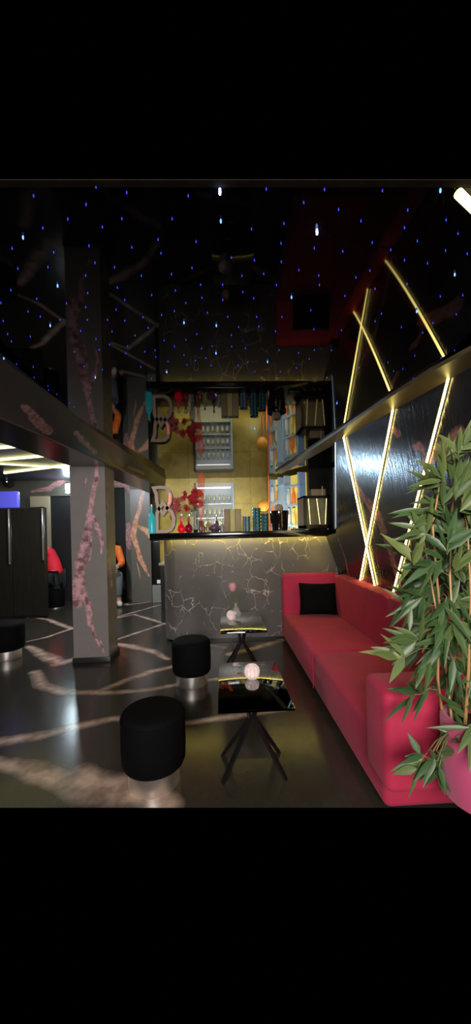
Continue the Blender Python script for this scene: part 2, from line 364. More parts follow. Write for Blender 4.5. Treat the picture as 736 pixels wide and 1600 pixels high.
M_frame = mat('door_frame_paint', (0.42, 0.36, 0.25), 0.5)
for i, (o, zt, fr) in enumerate(((op1, zt1, True), (op2, zt2, False))):
    bm = bmesh.new(); box(bm, (o[0], LY + .05, 0), (o[1], LY + .09, zt)); dd = S(fin('door_%d' % (i + 1), bm, M_blackm, smooth=False))  # black slab drawn for the darkness inside the opening
    if fr:
        bm = bmesh.new(); xa, xb = wx(62), wx(79)
        prism(bm, [(wx(50), zt), (xb, zt), (xb, 0), (wx(72), 0), (wx(72), aty(60, 792, LY).z), (wx(50), aty(60, 792, LY).z)], LY - .03, LY + .06, axis=1)
        fin('frame', bm, M_frame, dd, smooth=False)['label'] = 'pale beige door frame'
# wall closing the far left and the passage wall beside the bar
bm = bmesh.new(); box(bm, (-5.25, 2.0, 0), (-5.2, 7.4, 2.5)); S(fin('wall_left', bm, M_ceil2, smooth=False))
bm = bmesh.new(); box(bm, (-.985, BY, 0), (-.95, LY, CH)); S(fin('wall_back.002', bm, M_gwall, smooth=False))

# beam: sloped downstand between the two rooms
ue = [atz(x, y, CH) for x, y in ((-20, 551), (100, 636), (245, 738))]
def le(px, py, z): return atz(px, py, z)
LZ = 2.07
l1, l2 = atz(-20, 645, LZ), atz(155, 719, LZ)
def lerp(a, b, t): return a + (b - a) * t
kU = (ue[2].x - ue[0].x) / (ue[2].y - ue[0].y); kL = (l2.x - l1.x) / (l2.y - l1.y)
bw = .42
def beam_row(y):
    xu = ue[0].x + kU * (y - ue[0].y); xl = l1.x + kL * (y - l1.y); xl = min(xl, xu - .02)
    return [Vector((xu, y, CH + .02)), Vector((lerp(xu, xl, .35), y, CH - .04)), Vector((xl, y, LZ)), Vector((xl - bw, y, LZ)), Vector((xl - bw, y, 2.49)), Vector((xu, y, 2.49))]
def beamP(u, v):
    y = 1.3 + (LY - 1.3) * u; r = beam_row(y); t = v * 3
    i = min(int(t), 2); return tuple(lerp(r[i], r[i + 1], t - i))
def bmv(*pts):
    out = []
    for x, y, ww in pts:
        d = ray(x, y); best = None
        for k in range(400):
            yy = 1.5 + k * .0145; p = CAM + d * (yy / d.y); r = beam_row(yy)
            zz = r[1].z + (r[2].z - r[1].z) * (p.x - r[1].x) / (r[2].x - r[1].x); e = abs(zz - p.z)
            if best is None or e < best[0]: best = (e, p)
        out.append((tuple(best[1]), ww))
    return out
beam = grid('ceiling_beam', beamP, 260, 45, M_beam, [bmv((36, 633, .02), (50, 648, .03), (62, 662, .04), (78, 675, .03)), bmv((118, 675, .02), (130, 690, .025), (150, 708, .02)), bmv((200, 730, .02), (225, 740, .02))])
beam.name = 'ceiling.002'; S(beam)

# columns
def column(name, x0, x1, y0, y1, z1, label, fveins, sveins, base=True, M_col=M_col):
    t = thing(name, ((x0 + x1) / 2, (y0 + y1) / 2, 0), label, 'column')
    g1 = grid('front_face', lambda u, v: (x0 + (x1 - x0) * u, y0, z1 * v), max(12, int((x1 - x0) / .012)), 160, M_col, fveins, t)
    g2 = grid('side_face', lambda u, v: (x1, y0 + (y1 - y0) * u, z1 * v), max(12, int((y1 - y0) / .015)), 150, M_col, sveins, t)
    bm = bmesh.new(); box(bm, (x0, y0 + .002, 0), (x1 - .002, y1, z1)); fin('core', bm, mat(name + '_plain', (0.27, 0.245, 0.24), 0.35), t, smooth=False)
    if base:
        bm = bmesh.new(); box(bm, (x0 - .012, y0 - .02, 0), (x1 + .02, y1 + .01, .055), .008, 2); fin('base', bm, mat(name + '_base', (0.03, 0.03, 0.033), 0.3), t)
    return t
cy = atz(145, 1035, 0).y
cx0, cx1 = aty(114, 960, cy).x, aty(169, 960, cy).x
cv = lambda *pts: [(tuple(aty(x, y, cy)), ww) for x, y, ww in pts]
front_v = [cv((152, 722, .015), (150, 750, .03), (144, 780, .028), (137, 815, .025), (134, 840, .04), (128, 870, .05), (124, 905, .06), (122, 925, .09), (120, 942, .06)),
           cv((126, 920, .03), (138, 945, .035), (141, 975, .03), (148, 993, .018), (156, 1010, .008)), cv((146, 805, .01), (152, 825, .03), (160, 850, .02), (158, 865, .01)),
           cv((136, 745, .008), (132, 760, .012)), cv((143, 800, .008), (142, 860, .012), (140, 880, .008)), cv((157, 1000, .008), (162, 1018, .014))]
side_v = [[((cx1, cy + .02, 1.2), .02), ((cx1, cy + .08, 1.0), .05), ((cx1, cy + .14, .8), .03)], [((cx1, cy + .1, 1.9), .02), ((cx1, cy + .05, 1.6), .03)]]
column('column', cx0, cx1, cy, cy + .32, LZ + .01, 'thick grey square column with pink marble veins, nearest in the room', front_v, side_v)
py0 = 7.02
px0, px1 = aty(205, 860, py0).x, aty(236, 860, py0).x
pv = lambda *pts: [(tuple(aty(x, y, py0)), ww) for x, y, ww in pts]
pier_v = [[(q_, w_ * .6) for q_, w_ in vn_] for vn_ in [pv((228, 755, .03), (222, 775, .06), (218, 795, .07), (212, 815, .08), (208, 835, .11), (214, 855, .08), (220, 875, .09), (228, 890, .06), (233, 900, .03)),
          pv((216, 822, .04), (230, 830, .10), (236, 840, .08)), pv((214, 880, .015), (218, 895, .025), (219, 905, .015))]]
column('column', px0, px1, py0, LY, CH, 'grey wall pier with a branching orange and pink vein, beside the bar', pier_v, [], base=False, M_col=M_pier)

# ================================================================== BAR COUNTER
CY = 4.36
ctr = thing('bar_counter', (0.3, CY + .2, 0), 'long bar counter with dark cracked plaster front and black stone top', 'bar counter')
xL = aty(255, 930, CY).x; xR = 1.46
rr = .16
arc = [(xL + rr - rr * math.sin(a), CY + rr - rr * math.cos(a)) for a in [i * math.pi / 2 / 10 for i in range(11)]]
poly = [(xR, CY)] + arc + [(xL, CY + .5), (xR, CY + .5)]
bm = bmesh.new(); prism(bm, poly[::-1], 0.03, 1.27); fin('front_panel', bm, M_crack, ctr)
bm = bmesh.new(); prism(bm, [(x + (.02 if x < 0 else 0), y + .015) for x, y in poly][::-1], 0, 0.03); fin('plinth', bm, M_black, ctr)
sx0 = aty(234, 833, CY - .06).x
bm = bmesh.new(); box(bm, (sx0, CY - .08, 1.275), (xR + .03, CY + .555, 1.345), .006, 2); box(bm, (sx0, CY - .08, 1.262), (xR + .03, CY - .07, 1.28)); fin('countertop', bm, M_slab, ctr)
bm = bmesh.new(); box(bm, (xL - .04, CY - .066, 1.264), (xR, CY - .050, 1.274)); fin('led_strip', bm, M_ledn, ctr)['label'] = 'glowing yellow light strip under the top'
CT = 1.346

# back worktop behind the counter
wkt = thing('back_worktop', (.1, 5.45, 0), 'low stainless worktop along the gold wall behind the bar', 'worktop')
bm = bmesh.new(); box(bm, (-.94, 5.3, .86), (.62, BY - .003, .90), .005, 2); fin('top', bm, mat('steel', (.55, .55, .52), .3, .8), wkt)
bm = bmesh.new(); box(bm, (-.92, 5.33, 0), (.60, BY, .86)); fin('cabinet', bm, M_black, wkt, smooth=False)

# display fridge / glass cabinet set in the gold wall
FY = 5.5
fx0, fx1 = aty(304, 790, FY).x, aty(366, 790, FY).x
fz0, fz1 = .95, aty(330, 754, FY).z
fr = thing('display_fridge', ((fx0 + fx1) / 2, FY, fz0), 'lit white display fridge with glass shelves against the gold wall', 'fridge')
M_fw = mat('fridge_white', (.42, .45, .48), .4, emis=(.85, .9, 1.0), es=.12)
M_blu = mat('blue_lit_frame', (.30, .42, .60), .35, emis=(.4, .6, 1.0), es=.10)  # white frame; blue LED light put into its colour and a faint glow
th = .03
for nme, lo, hi, mm in (('back_panel', (fx0, BY - .02, fz0), (fx1, BY, fz1), M_fw), ('side_panel', (fx0, FY, fz0), (fx0 + th, BY - .02, fz1), M_black),
                        ('side_panel', (fx1 - th, FY, fz0), (fx1, BY - .02, fz1), M_blu), ('top_panel', (fx0 + th, FY, fz1 - .07), (fx1 - th, BY - .02, fz1), M_fw), ('bottom_panel', (fx0 + th, FY, fz0), (fx1 - th, BY - .02, fz0 + .05), M_blu)):
    bm = bmesh.new(); box(bm, lo, hi, .004, 1); fin(nme, bm, mm, fr, smooth=False)
M_shelf = mat('shelf_glass', (.6, .68, .72), .12)
shz = [1.37, 1.57, 1.79]
for z in shz:
    bm = bmesh.new(); box(bm, (fx0 + th, FY + .02, z - .012), (fx1 - th, BY - .02, z)); fin('shelf', bm, M_shelf, fr, smooth=False)
bm = bmesh.new(); box(bm, (fx0 + th + .02, FY + .05, fz1 - .085), (fx1 - th - .02, FY + .08, fz1 - .071)); fin('lamp', bm, mat('fridge_lamp', (1, 1, 1), .4, emis=(.9, .96, 1), es=4), fr)
# glasses
ORD = ['first', 'second', 'third', 'fourth', 'fifth', 'sixth', 'seventh']
M_gl = mat('wine_glass', (.8, .86, .86), .05, trans=.6, ior=1.3)
bm = bmesh.new(); lathe(bm, [(0, 0), (.028, 0), (.028, .004), (.004, .01), (.004, .055), (.02, .07), (.028, .1), (.025, .14), (.023, .14), (.025, .1), (.018, .075), (0, .068)], n=12)
g0 = fin('wine_glass', bm, M_gl); g0.location = (fx0 + .08, FY + .06, shz[1]); T(g0, 'clear stemmed glass on a shelf of the lit fridge', 'glass', 'stemmed glasses in the display fridge')
for s, z in ((1, shz[1]), (2, shz[0]), (3, shz[2])):
    for k in range(7):
        for row in range(2):
            lab_ = 'stemmed glass, %s from left, %s row, %s shelf of the lit fridge' % (ORD[k], ('front', 'back')[row], {1: 'middle', 2: 'lowest', 3: 'top'}[s])
            if s == 1 and k == 0 and row == 0: g0['label'] = lab_; continue
            g = g0.copy(); COL.objects.link(g); g['label'] = lab_; g.location = (fx0 + .08 + k * (fx1 - fx0 - .16) / 6, FY + .06 + row * .09, z)
def bottle_bm(h=.26, r=.034, neck=.012):
    bm = bmesh.new(); lathe(bm, [(0, 0), (r, .0), (r, h * .55), (r * .8, h * .66), (neck, h * .76), (neck, h * .97), (neck * 1.3, h * .97), (neck * 1.3, h), (0, h)], n=14); return bm
def bottle(name, p, h, r, mt, capm, label, group=None, neck=.012, rz=0):
    bm = bottle_bm(h, r, neck); o = fin(name, bm, mt); o.location = p; T(o, label, 'bottle', group)
    bm = bmesh.new(); lathe(bm, [(0, h), (neck * 1.5, h), (neck * 1.5, h + .02), (0, h + .02)], n=12); c = fin('cap', bm, capm, o, local=True)
    return o

# side shelf unit with bottles (white frame, blue light put into its colour), runs diagonally from the back wall to the black end panel
A = Vector((.80, 5.66, 0)); B = Vector((1.13, 4.95, 0)); dv = (B - A); Ls = dv.length; dv.normalize(); nv = Vector((dv.y, -dv.x, 0))  # nv points to the wall side
if nv.x < 0: nv = -nv
def sp(s, d, z): p = A + dv * s + nv * d; return Vector((p.x, p.y, z))
def sbox(bm, s0, s1, d0, d1, z0, z1):
    v = [bm.verts.new(sp(s, d, z)) for z in (z0, z1) for s, d in ((s0, d0), (s1, d0), (s1, d1), (s0, d1))]
    for f in ((0, 1, 2, 3), (4, 5, 6, 7), (0, 1, 5, 4), (1, 2, 6, 5), (2, 3, 7, 6), (3, 0, 4, 7)): bm.faces.new([v[i] for i in f])
su = thing('bottle_shelf', sp(Ls / 2, 0, .9), 'blue-lit white bottle shelf unit at the right end of the bar', 'shelf unit')
M_ylw = mat('lit_yellow_back', (.55, .45, .10), .4, emis=(1, .8, .15), es=.5)
bm = bmesh.new(); sbox(bm, 0, Ls, .111, .13, .9, CH - .05); fin('back_panel', bm, M_ylw, su, smooth=False)
for s0, s1 in ((0, .02), (.24, .27), (.40, .43), (Ls - .045, Ls)):
    bm = bmesh.new(); sbox(bm, s0, s1, 0, .11, .9, CH - .05); fin('upright', bm, M_blu, su, smooth=False)
sh_lvls = [(0, .24, [1.20, 1.52, 1.80]), (.43, Ls, [1.12, 1.42, 1.72, 2.0]), (.24, .43, [1.28, 2.05])]
for s0, s1, zz in sh_lvls:
    for z in zz:
        bm = bmesh.new(); sbox(bm, s0, s1, 0, .11, z - .02, z + .008); fin('shelf', bm, M_blu, su, smooth=False)
bt_cols = [('amber', (.7, .16, .05)), ('yellow', (.75, .6, .1)), ('white', (.7, .7, .65)), ('green', (.1, .3, .12)), ('orange', (.85, .25, .05)), ('clear', (.6, .65, .6))]
k = 0
protos = {}
for s0, s1, zz in sh_lvls[:2]:
    n = 3 if s0 == 0 else 5
    for zi, z in enumerate(zz):
        if z > 1.95: continue
        for i in range(n):
            cn, cc = bt_cols[(k * 5 + k // 3) % 6]; k += 1
            p = sp(s0 + .035 + (s1 - s0 - .07) * i / (n - 1), .035 + .035 * (i % 2), z + .009)
            lab = '%s bottle, %s from left, %s shelf, %s bay of the blue-lit unit' % (cn, ORD[i], ('lowest', 'middle', 'upper')[zi], 'left' if s0 == 0 else 'right')
            if cn not in protos:
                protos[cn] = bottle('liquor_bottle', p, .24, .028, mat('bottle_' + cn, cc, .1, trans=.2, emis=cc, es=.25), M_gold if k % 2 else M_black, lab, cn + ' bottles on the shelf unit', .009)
            else: c = copy_tree(protos[cn]); c.location = p; c['label'] = lab

# black end panel and tall door edge by the right wall
bm = bmesh.new(); p0, p1 = aty(482, 760, 4.93), aty(524, 760, 4.93)
box(bm, (p0.x, 4.93, 0), (p1.x, 4.97, CH), .003, 1); ep = fin('end_panel', bm, M_black); T(ep, 'tall glossy black panel closing the right end of the bar', 'panel')
bm = bmesh.new(); box(bm, (p1.x - .03, 4.92, .9), (p1.x, 4.93, CH)); fin('edge_profile', bm, M_alu, ep)
bm = bmesh.new(); tube(bm, [Vector((wallx(wend(z), z) - .004, wend(z), z)) for z in [1.36 + k * .085 for k in range(11)]], .006, 6)
T(fin('edge_profile', bm, mat('edge_alu', (.45, .6, .8), .3, .7, emis=(.5, .7, 1), es=.5)), 'pale blue metal edge strip at the far end of the right wall', 'edge strip')

# copper pole at the corner of the shelf unit
q = aty(420, 780, 5.6); bm = bmesh.new(); lathe(bm, [(0, .9), (.016, .9), (.016, CH), (0, CH)], c=(q.x, q.y, 0), n=14)
T(fin('copper_pole', bm, M_copper), 'upright copper coloured pole before the bottle shelves', 'pole')
# orange globe lantern behind cups
q = aty(412, 790, 5.42); bm = bmesh.new(); lathe(bm, [(0, -.09), (.05, -.08), (.08, -.03), (.085, .02), (.06, .07), (.02, .09), (0, .09)], c=(q.x, q.y, q.z), n=20)
lt = fin('lantern', bm, mat('lantern_shade', (.8, .35, .06), .5, emis=(1, .45, .06), es=.2)); T(lt, 'small glowing orange lantern behind the stacked cups', 'lantern')
bm = bmesh.new(); tube(bm, [(q.x, q.y, .9), (q.x, q.y, q.z - .088)], .01, 8); fin('stand', bm, M_copper, lt)

# ================================================================== ITEMS ON THE COUNTER
def ctp(px, y): p = aty(px, 829, y); return Vector((p.x, y, CT))
PX = 4.5 / 550
# marquee letter
by = 4.47; o0 = aty(258, 830, by)
def zb(zx, zy): return (o0.x + ((zx - 225) / 6.69) * by / F, CT + (600 - zy) / 6.69 * by / F)
def ribbon(bm, pts, hw, y0, y1):
    n = len(pts); P = [Vector(p) for p in pts]; I, O = [], []
    for i in range(n):
        a, b, c = P[i - 1], P[i], P[(i + 1) % n]; d1 = (b - a).normalized(); d2 = (c - b).normalized(); n1 = Vector((-d1.y, d1.x)); n2 = Vector((-d2.y, d2.x)); mm = (n1 + n2).normalized()
        k = hw / max(.5, mm.dot(n1)); I.append(b + mm * k); O.append(b - mm * k)
    vs = [[bm.verts.new((q.x, yy, q.y)) for q in L_] for yy in (y0, y1) for L_ in (I, O)]
    i0, o0_, i1, o1 = vs
    for k in range(n):
        j = (k + 1) % n
        for A_, B_ in ((i0, o0_), (o0_, o1), (o1, i1), (i1, i0)): bm.faces.new((A_[k], A_[j], B_[j], B_[k]))
lu = [zb(*p) for p in ((118, 128), (180, 122), (240, 128), (272, 155), (288, 205), (285, 270), (262, 325), (210, 398), (160, 335), (146, 270), (142, 190))]
ll = [zb(*p) for p in ((210, 285), (252, 340), (298, 385), (318, 450), (310, 520), (285, 565), (245, 582), (142, 582), (142, 480), (146, 390), (168, 345))]
ml = thing('marquee_letter', (o0.x, by, CT), 'big cream letter B standing on the left end of the bar', 'letter sign')
bm = bmesh.new(); ribbon(bm, lu, .020, by, by + .012); ribbon(bm, ll, .020, by, by + .0121); fin('face', bm, M_cream, ml, smooth=False)['label'] = 'cream front face'
bm = bmesh.new(); ribbon(bm, lu, .023, by + .012, by + .11); ribbon(bm, ll, .023, by + .012, by + .111); fin('body', bm, mat('letter_side', (.05, .02, .02), .3), ml, smooth=False)
bm = bmesh.new(); a_, b_ = zb(280, 200), zb(300, 300); tube(bm, [(zb(281, 190)[0], by - .004, zb(281, 190)[1]), (zb(280, 265)[0], by - .004, zb(280, 265)[1]), (zb(268, 300)[0], by - .004, zb(268, 300)[1])], .011, 8); fin('light_tube', bm, mat('pink_tube', (1, .3, .3), .4, emis=(1, .25, .2), es=1.0), ml)['label'] = 'glowing pink inner tube'
# teal bottle
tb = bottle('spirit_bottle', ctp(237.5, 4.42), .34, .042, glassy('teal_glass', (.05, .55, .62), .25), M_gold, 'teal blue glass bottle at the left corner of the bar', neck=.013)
# red decanters
def decanter(px, y, label, mt):
    p = ctp(px, y); bm = bmesh.new()
    lathe(bm, [(0, 0), (.025, 0), (.045, .02), (.05, .05), (.04, .085), (.016, .11), (.011, .15), (.012, .2), (.009, .2), (.008, .15), (0, .11)], n=18)
    o = fin('decanter', bm, mt); o.location = p; T(o, label, 'decanter')
    bm = bmesh.new(); lathe(bm, [(0, .2), (.012, .2), (.022, .22), (.02, .24), (0, .25)], n=12); fin('stopper', bm, M_glass, o, local=True)
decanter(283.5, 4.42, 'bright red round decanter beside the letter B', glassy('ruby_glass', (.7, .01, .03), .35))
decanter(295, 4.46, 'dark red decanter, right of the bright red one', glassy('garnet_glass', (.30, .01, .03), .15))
# flowers in a tall glass vase
fp = ctp(304, 4.6)
va = thing('flower_vase', fp, 'tall clear vase of red and pink orchids on the bar', 'vase of flowers')
bm = bmesh.new(); lathe(bm, [(0, 0), (.03, 0), (.03, .01), (.022, .05), (.028, .2), (.04, .28), (.037, .28), (.025, .2), (.019, .05), (0, .02)], c=fp, n=18); fin('vase', bm, M_glass, va)
bm = bmesh.new(); M_stem = mat('stem_green', (.12, .22, .06), .5)
heads = []
for k in range(24):
    px = R.uniform(268, 322); py = 800 - (px - 265) * .45 + R.uniform(-16, 12); e = aty(px, py, 4.6 + R.uniform(-.08, .08)); heads.append((e, px))
    tube(bm, [fp + Vector((0, 0, .05)), fp + Vector((0, 0, .26)), lerp(fp + Vector((0, 0, .3)), e, .6) + Vector((0, 0, .03)), e], .0025, 5)
fin('stems', bm, M_stem, va)
def petals(bm, c, r, n=5):
    ax = Vector((R.uniform(-.5, .5), -1, R.uniform(-.4, .5))).normalized(); u = ax.orthogonal().normalized(); v = ax.cross(u)
    for k in range(n):
        a = 2 * math.pi * k / n + R.random(); d = u * math.cos(a) + v * math.sin(a); s = ax.cross(d)
        pts = [c, c + d * r * .5 + s * r * .32 + ax * .006, c + d * r + ax * .002, c + d * r * .5 - s * r * .32 + ax * .006]
        bm.faces.new([bm.verts.new(p) for p in pts])
M_b = [mat('red_petal', (.50, .008, .025), .5, noise=.3), mat('pink_petal', (.6, .12, .12), .5, noise=.3)]
for e, px in heads:
    bm = bmesh.new()
    for _ in range(4): petals(bm, e + Vector((R.uniform(-.028, .028), R.uniform(-.03, .03), R.uniform(-.03, .03))), R.uniform(.028, .045))
    fin('bloom', bm, M_b[0 if px > 287 else 1], va, smooth=False)
# tall orange vase-like glass with reeds
rp = ctp(314, 4.52)
rv = thing('reed_vase', rp, 'slim vase holding tall orange red reeds', 'vase')
bm = bmesh.new(); lathe(bm, [(0, 0), (.026, 0), (.03, .04), (.02, .09), (.028, .15), (.025, .15), (.017, .09), (0, .02)], c=rp, n=16); fin('vase', bm, mat('brown_glass', (.25, .10, .06), .15), rv)
bm = bmesh.new()
for k in range(7):
    tp = aty(309 + k * 1.8, 737 + abs(k - 3) * 3, 4.52 + .01 * (k % 3)); bp_ = rp + Vector(((k - 3) * .003, 0, .06))
    tube(bm, [bp_, lerp(bp_, tp, .5), lerp(bp_, tp, .75), tp], [.002, .002, .004, .005], 6)
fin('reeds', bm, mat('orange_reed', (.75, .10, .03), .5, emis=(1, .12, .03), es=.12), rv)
# small glasses, bottles and ornaments
def tumbler(px, y, r, h, mt, label, group=None, name='tumbler'):
    p = ctp(px, y); bm = bmesh.new(); lathe(bm, [(0, 0), (r * .85, 0), (r, h), (r * .92, h), (r * .78, .008), (0, .008)], n=18)
    o = fin(name, bm, mt); o.location = p; return T(o, label, 'glass', group)
tumbler(305.5, 4.40, .026, .11, M_glass, 'straight clear glass beside the dark red decanter')
tumbler(301, 4.5, .02, .2, mat('cream_candle', (.8, .75, .5), .5), 'tall cream candle glass behind the decanters', name='candle_glass')
tumbler(306, 4.36, .03, .035, mat('black_dish', (.01, .01, .012), .2), 'small black dish on the counter edge', name='dish')
# figurine
p = ctp(317.5, 4.40); bm = bmesh.new(); lathe(bm, [(0, 0), (.03, 0), (.03, .012), (.018, .02), (.022, .06), (.012, .085), (.008, .095), (.018, .115), (.015, .135), (0, .145)], n=14)
o = fin('figurine', bm, mat('bronze', (.35, .16, .08), .35, .5)); o.location = p; T(o, 'little bronze figurine on a round foot', 'figurine')
bm = bmesh.new(); tube(bm, [(-.02, 0, .07), (-.035, -.01, .10), (-.03, 0, .14)], .006, 6); tube(bm, [(.02, 0, .07), (.034, -.01, .05)], .006, 6); fin('arms', bm, mat('bronze2', (.35, .16, .08), .35, .5), o, local=True)
for i, (px, yy, h, cc, lab) in enumerate(((325, 4.5, .17, (.55, .42, .1), 'slim golden bottle behind the figurine'), (329, 4.44, .12, (.6, .5, .2), 'small yellow jar bottle left of the purple posy'), (339, 4.52, .2, (.10, .09, .07), 'dark pointed bottle behind the purple posy'), (347, 4.5, .14, (.5, .55, .5), 'short grey glass bottle by the napkin box'))):
    bottle('small_bottle', ctp(px, yy), h, .024, mat('sb%d' % i, cc, .15, trans=.2), M_gold, lab, neck=.008)
# purple posy bowl
p = ctp(336, 4.40); pb = thing('posy_bowl', p, 'low bowl of purple flowers on the counter', 'flower bowl')
bm = bmesh.new(); lathe(bm, [(0, 0), (.04, 0), (.07, .03), (.075, .045), (.07, .045), (.03, .01), (0, .01)], c=p, n=20); fin('bowl', bm, mat('plum_bowl', (.15, .07, .13), .3), pb)
bm = bmesh.new()
for k in range(60):
    a = R.uniform(0, 6.28); q = R.uniform(0, .065); petals(bm, p + Vector((q * math.cos(a), q * math.sin(a), .05 + .035 * (1 - q / .07) + R.uniform(0, .012))), .018, 5)
fin('blossoms', bm, mat('violet_petal', (.30, .12, .26), .6, noise=.4), pb, smooth=False)
# napkin box
p = ctp(364, 4.45); nb = thing('menu_holder', p, 'upright beige and yellow box holding menus', 'box')
for nme, x0, x1, cc in (('left_panel', -.112, -.035, (.38, .28, .15)), ('middle_panel', -.033, .03, (.75, .66, .26)), ('right_panel', .032, .11, (.45, .36, .18))):
    bm = bmesh.new(); box(bm, (p.x + x0, p.y, CT), (p.x + x1, p.y + .1, CT + .285), .004, 2); fin(nme, bm, mat('menu_' + nme, cc, .5), nb)
# stacks of cups: every cup its own object
def cupmat(i, base, rim):
    M = mat('cup_%d' % i, base, .25); nt = M.node_tree; L = nt.links; N = nt.nodes.new; tc = N('ShaderNodeTexCoord'); c = N('ShaderNodeTexChecker'); c.inputs['Scale'].default_value = 1
    sp_ = N('ShaderNodeSeparateXYZ'); L.new(tc.outputs['Object'], sp_.inputs[0])
    at2 = N('ShaderNodeMath'); at2.operation = 'ARCTAN2'; L.new(sp_.outputs[0], at2.inputs[0]); L.new(sp_.outputs[1], at2.inputs[1])
    m1 = N('ShaderNodeMath'); m1.operation = 'MULTIPLY'; m1.inputs[1].default_value = 4.6; L.new(at2.outputs[0], m1.inputs[0])
    m2 = N('ShaderNodeMath'); m2.operation = 'SINE'; L.new(m1.outputs[0], m2.inputs[0])
    m3 = N('ShaderNodeMath'); m3.operation = 'GREATER_THAN'; m3.inputs[1].default_value = 0.3; L.new(m2.outputs[0], m3.inputs[0])
    mx = N('ShaderNodeMix'); mx.data_type = 'RGBA'; mx.inputs[6].default_value = (*base, 1); mx.inputs[7].default_value = (*rim, 1); L.new(m3.outputs[0], mx.inputs[0]); L.new(mx.outputs[2], nt.nodes['Principled BSDF'].inputs['Base Color'])
    return M
def stack(i, px, y, r, n, h, base, rim, lab, grp):
    p = ctp(px, y); M = cupmat(i, base, rim); bm = bmesh.new(); lathe(bm, [(0, 0), (r * .82, 0), (r * .96, h * .75), (r * 1.04, h * .78), (r * 1.04, h * .97), (r * .9, h * .97), (r * .78, .005), (0, .005)], n=18)
    c0 = fin('cup', bm, M); c0.location = p; T(c0, lab, 'cup', grp)
    for k in range(1, n):
        c = c0.copy(); COL.objects.link(c); c.location = p + Vector((0, 0, k * h)); c['label'] = lab + ', ' + ORD[k] + ' from the bottom'
    c0['label'] = lab + ', lowest of all'
stack(1, 385.5, 4.47, .052, 5, .038, (.06, .16, .25), (.35, .5, .6), 'pale blue glass cup in the shortest stack', 'cups of the shortest stack')
stack(2, 401.5, 4.47, .054, 7, .042, (.01, .10, .10), (.12, .30, .42), 'teal glass cup in the tallest stack', 'cups of the tallest stack')
stack(3, 414, 4.47, .05, 5, .044, (.01, .07, .12), (.05, .28, .20), 'blue green glass cup stacked beside the ice bucket', 'cups of the stack by the ice bucket')
# ice bucket
p = ctp(436.5, 4.47); ib = thing('ice_bucket', p, 'round black ice bucket with thin handle on the bar', 'ice bucket')
bm = bmesh.new(); lathe(bm, [(0, 0), (.10, 0), (.108, .02), (.118, .2), (.123, .235), (.12, .25), (.112, .25), (.105, .06), (0, .04)], c=p, n=28); fin('bucket', bm, mat('bucket_black', (.012, .009, .008), .12, ior=1.7), ib)
bm = bmesh.new(); tube(bm, [(p.x - .122, p.y, CT + .22), (p.x - .115, p.y - .06, CT + .205), (p.x, p.y - .13, CT + .195), (p.x + .115, p.y - .06, CT + .205), (p.x + .122, p.y, CT + .22)], .004, 6); fin('handle', bm, M_alu, ib)
bm = bmesh.new(); lathe(bm, [(0, .2), (.045, .2), (.055, .25), (.058, .29), (.045, .325), (0, .34)], c=p + Vector((0, .02, 0)), n=20)
T(fin('cork_ball', bm, mat('cork', (.45, .30, .2), .7)), 'beige rounded stopper rising from the ice bucket', 'stopper')
# white pourer left of the bucket
bottle('pourer', ctp(424.5, 4.4), .07, .012, mat('white_plastic', (.75, .72, .66), .3), M_alu, 'tiny white pourer at the foot of the ice bucket', neck=.005)
# tray
p = ctp(465, 4.42); bm = bmesh.new(); box(bm, (p.x - .07, p.y - .05, CT), (p.x + .07, p.y + .07, CT + .022), .006, 2); T(fin('tray', bm, mat('dark_teal', (.02, .06, .055), .3)), 'flat dark green tray before the glass case', 'tray')
# black case with glass front
e0, e1 = ctp(475, 4.5), ctp(517, 4.5); H = .44
gc = thing('glass_case', (e0 + e1) / 2, 'black countertop case with a glass front and modelled LED reflections', 'display case')
bm = bmesh.new()
for lo, hi in (((e0.x, 4.5, CT + .01), (e0.x + .04, 4.85, CT + H)), ((e1.x - .04, 4.5, CT + .01), (e1.x, 4.85, CT + H)), ((e0.x, 4.5, CT + H - .03), (e1.x, 4.85, CT + H)), ((e0.x, 4.5, CT + .01), (e1.x, 4.85, CT + .06)), ((e0.x, 4.83, CT + .01), (e1.x, 4.85, CT + H))): box(bm, lo, hi, .004, 1)
fin('housing', bm, M_black, gc)
M_in = mat('case_inside', (.22, .19, .09), .5, noise=.6, nscale=14, emis=(.8, .7, .3), es=.06)
bm = bmesh.new(); box(bm, (e0.x + .04, 4.6, CT + .06), (e1.x - .04, 4.82, CT + H - .03)); fin('contents', bm, M_in, gc, smooth=False)
bm = bmesh.new(); box(bm, (e0.x + .04, 4.505, CT + .06), (e1.x - .04, 4.51, CT + H - .03)); fin('pane', bm, mat('case_glass', (.9, .9, .9), .03, trans=1, ior=1.3), gc, smooth=False)
W = e1.x - e0.x
for a_, b_ in ((.19, .24), (.50, .60), (.86, .80)):
    bm = bmesh.new(); tube(bm, [(e0.x + W * a_, 4.499, CT + H - .04), (e0.x + W * b_, 4.499, CT + .07)], .005, 6); fin('led_reflection', bm, mat('reflection_gold', (.9, .7, .3), .3, .5, emis=(1, .75, .25), es=.5), gc)  # glowing tubes stand in for the LED bars mirrored in the pane
for s in (0, 1):
    for t_ in (0, 1):
        bm = bmesh.new(); lathe(bm, [(0, 0), (.012, 0), (.012, .012), (0, .012)], c=(e0.x + .03 + s * (W - .06), 4.53 + t_ * .28, CT), n=10); fin('foot', bm, M_alu, gc)
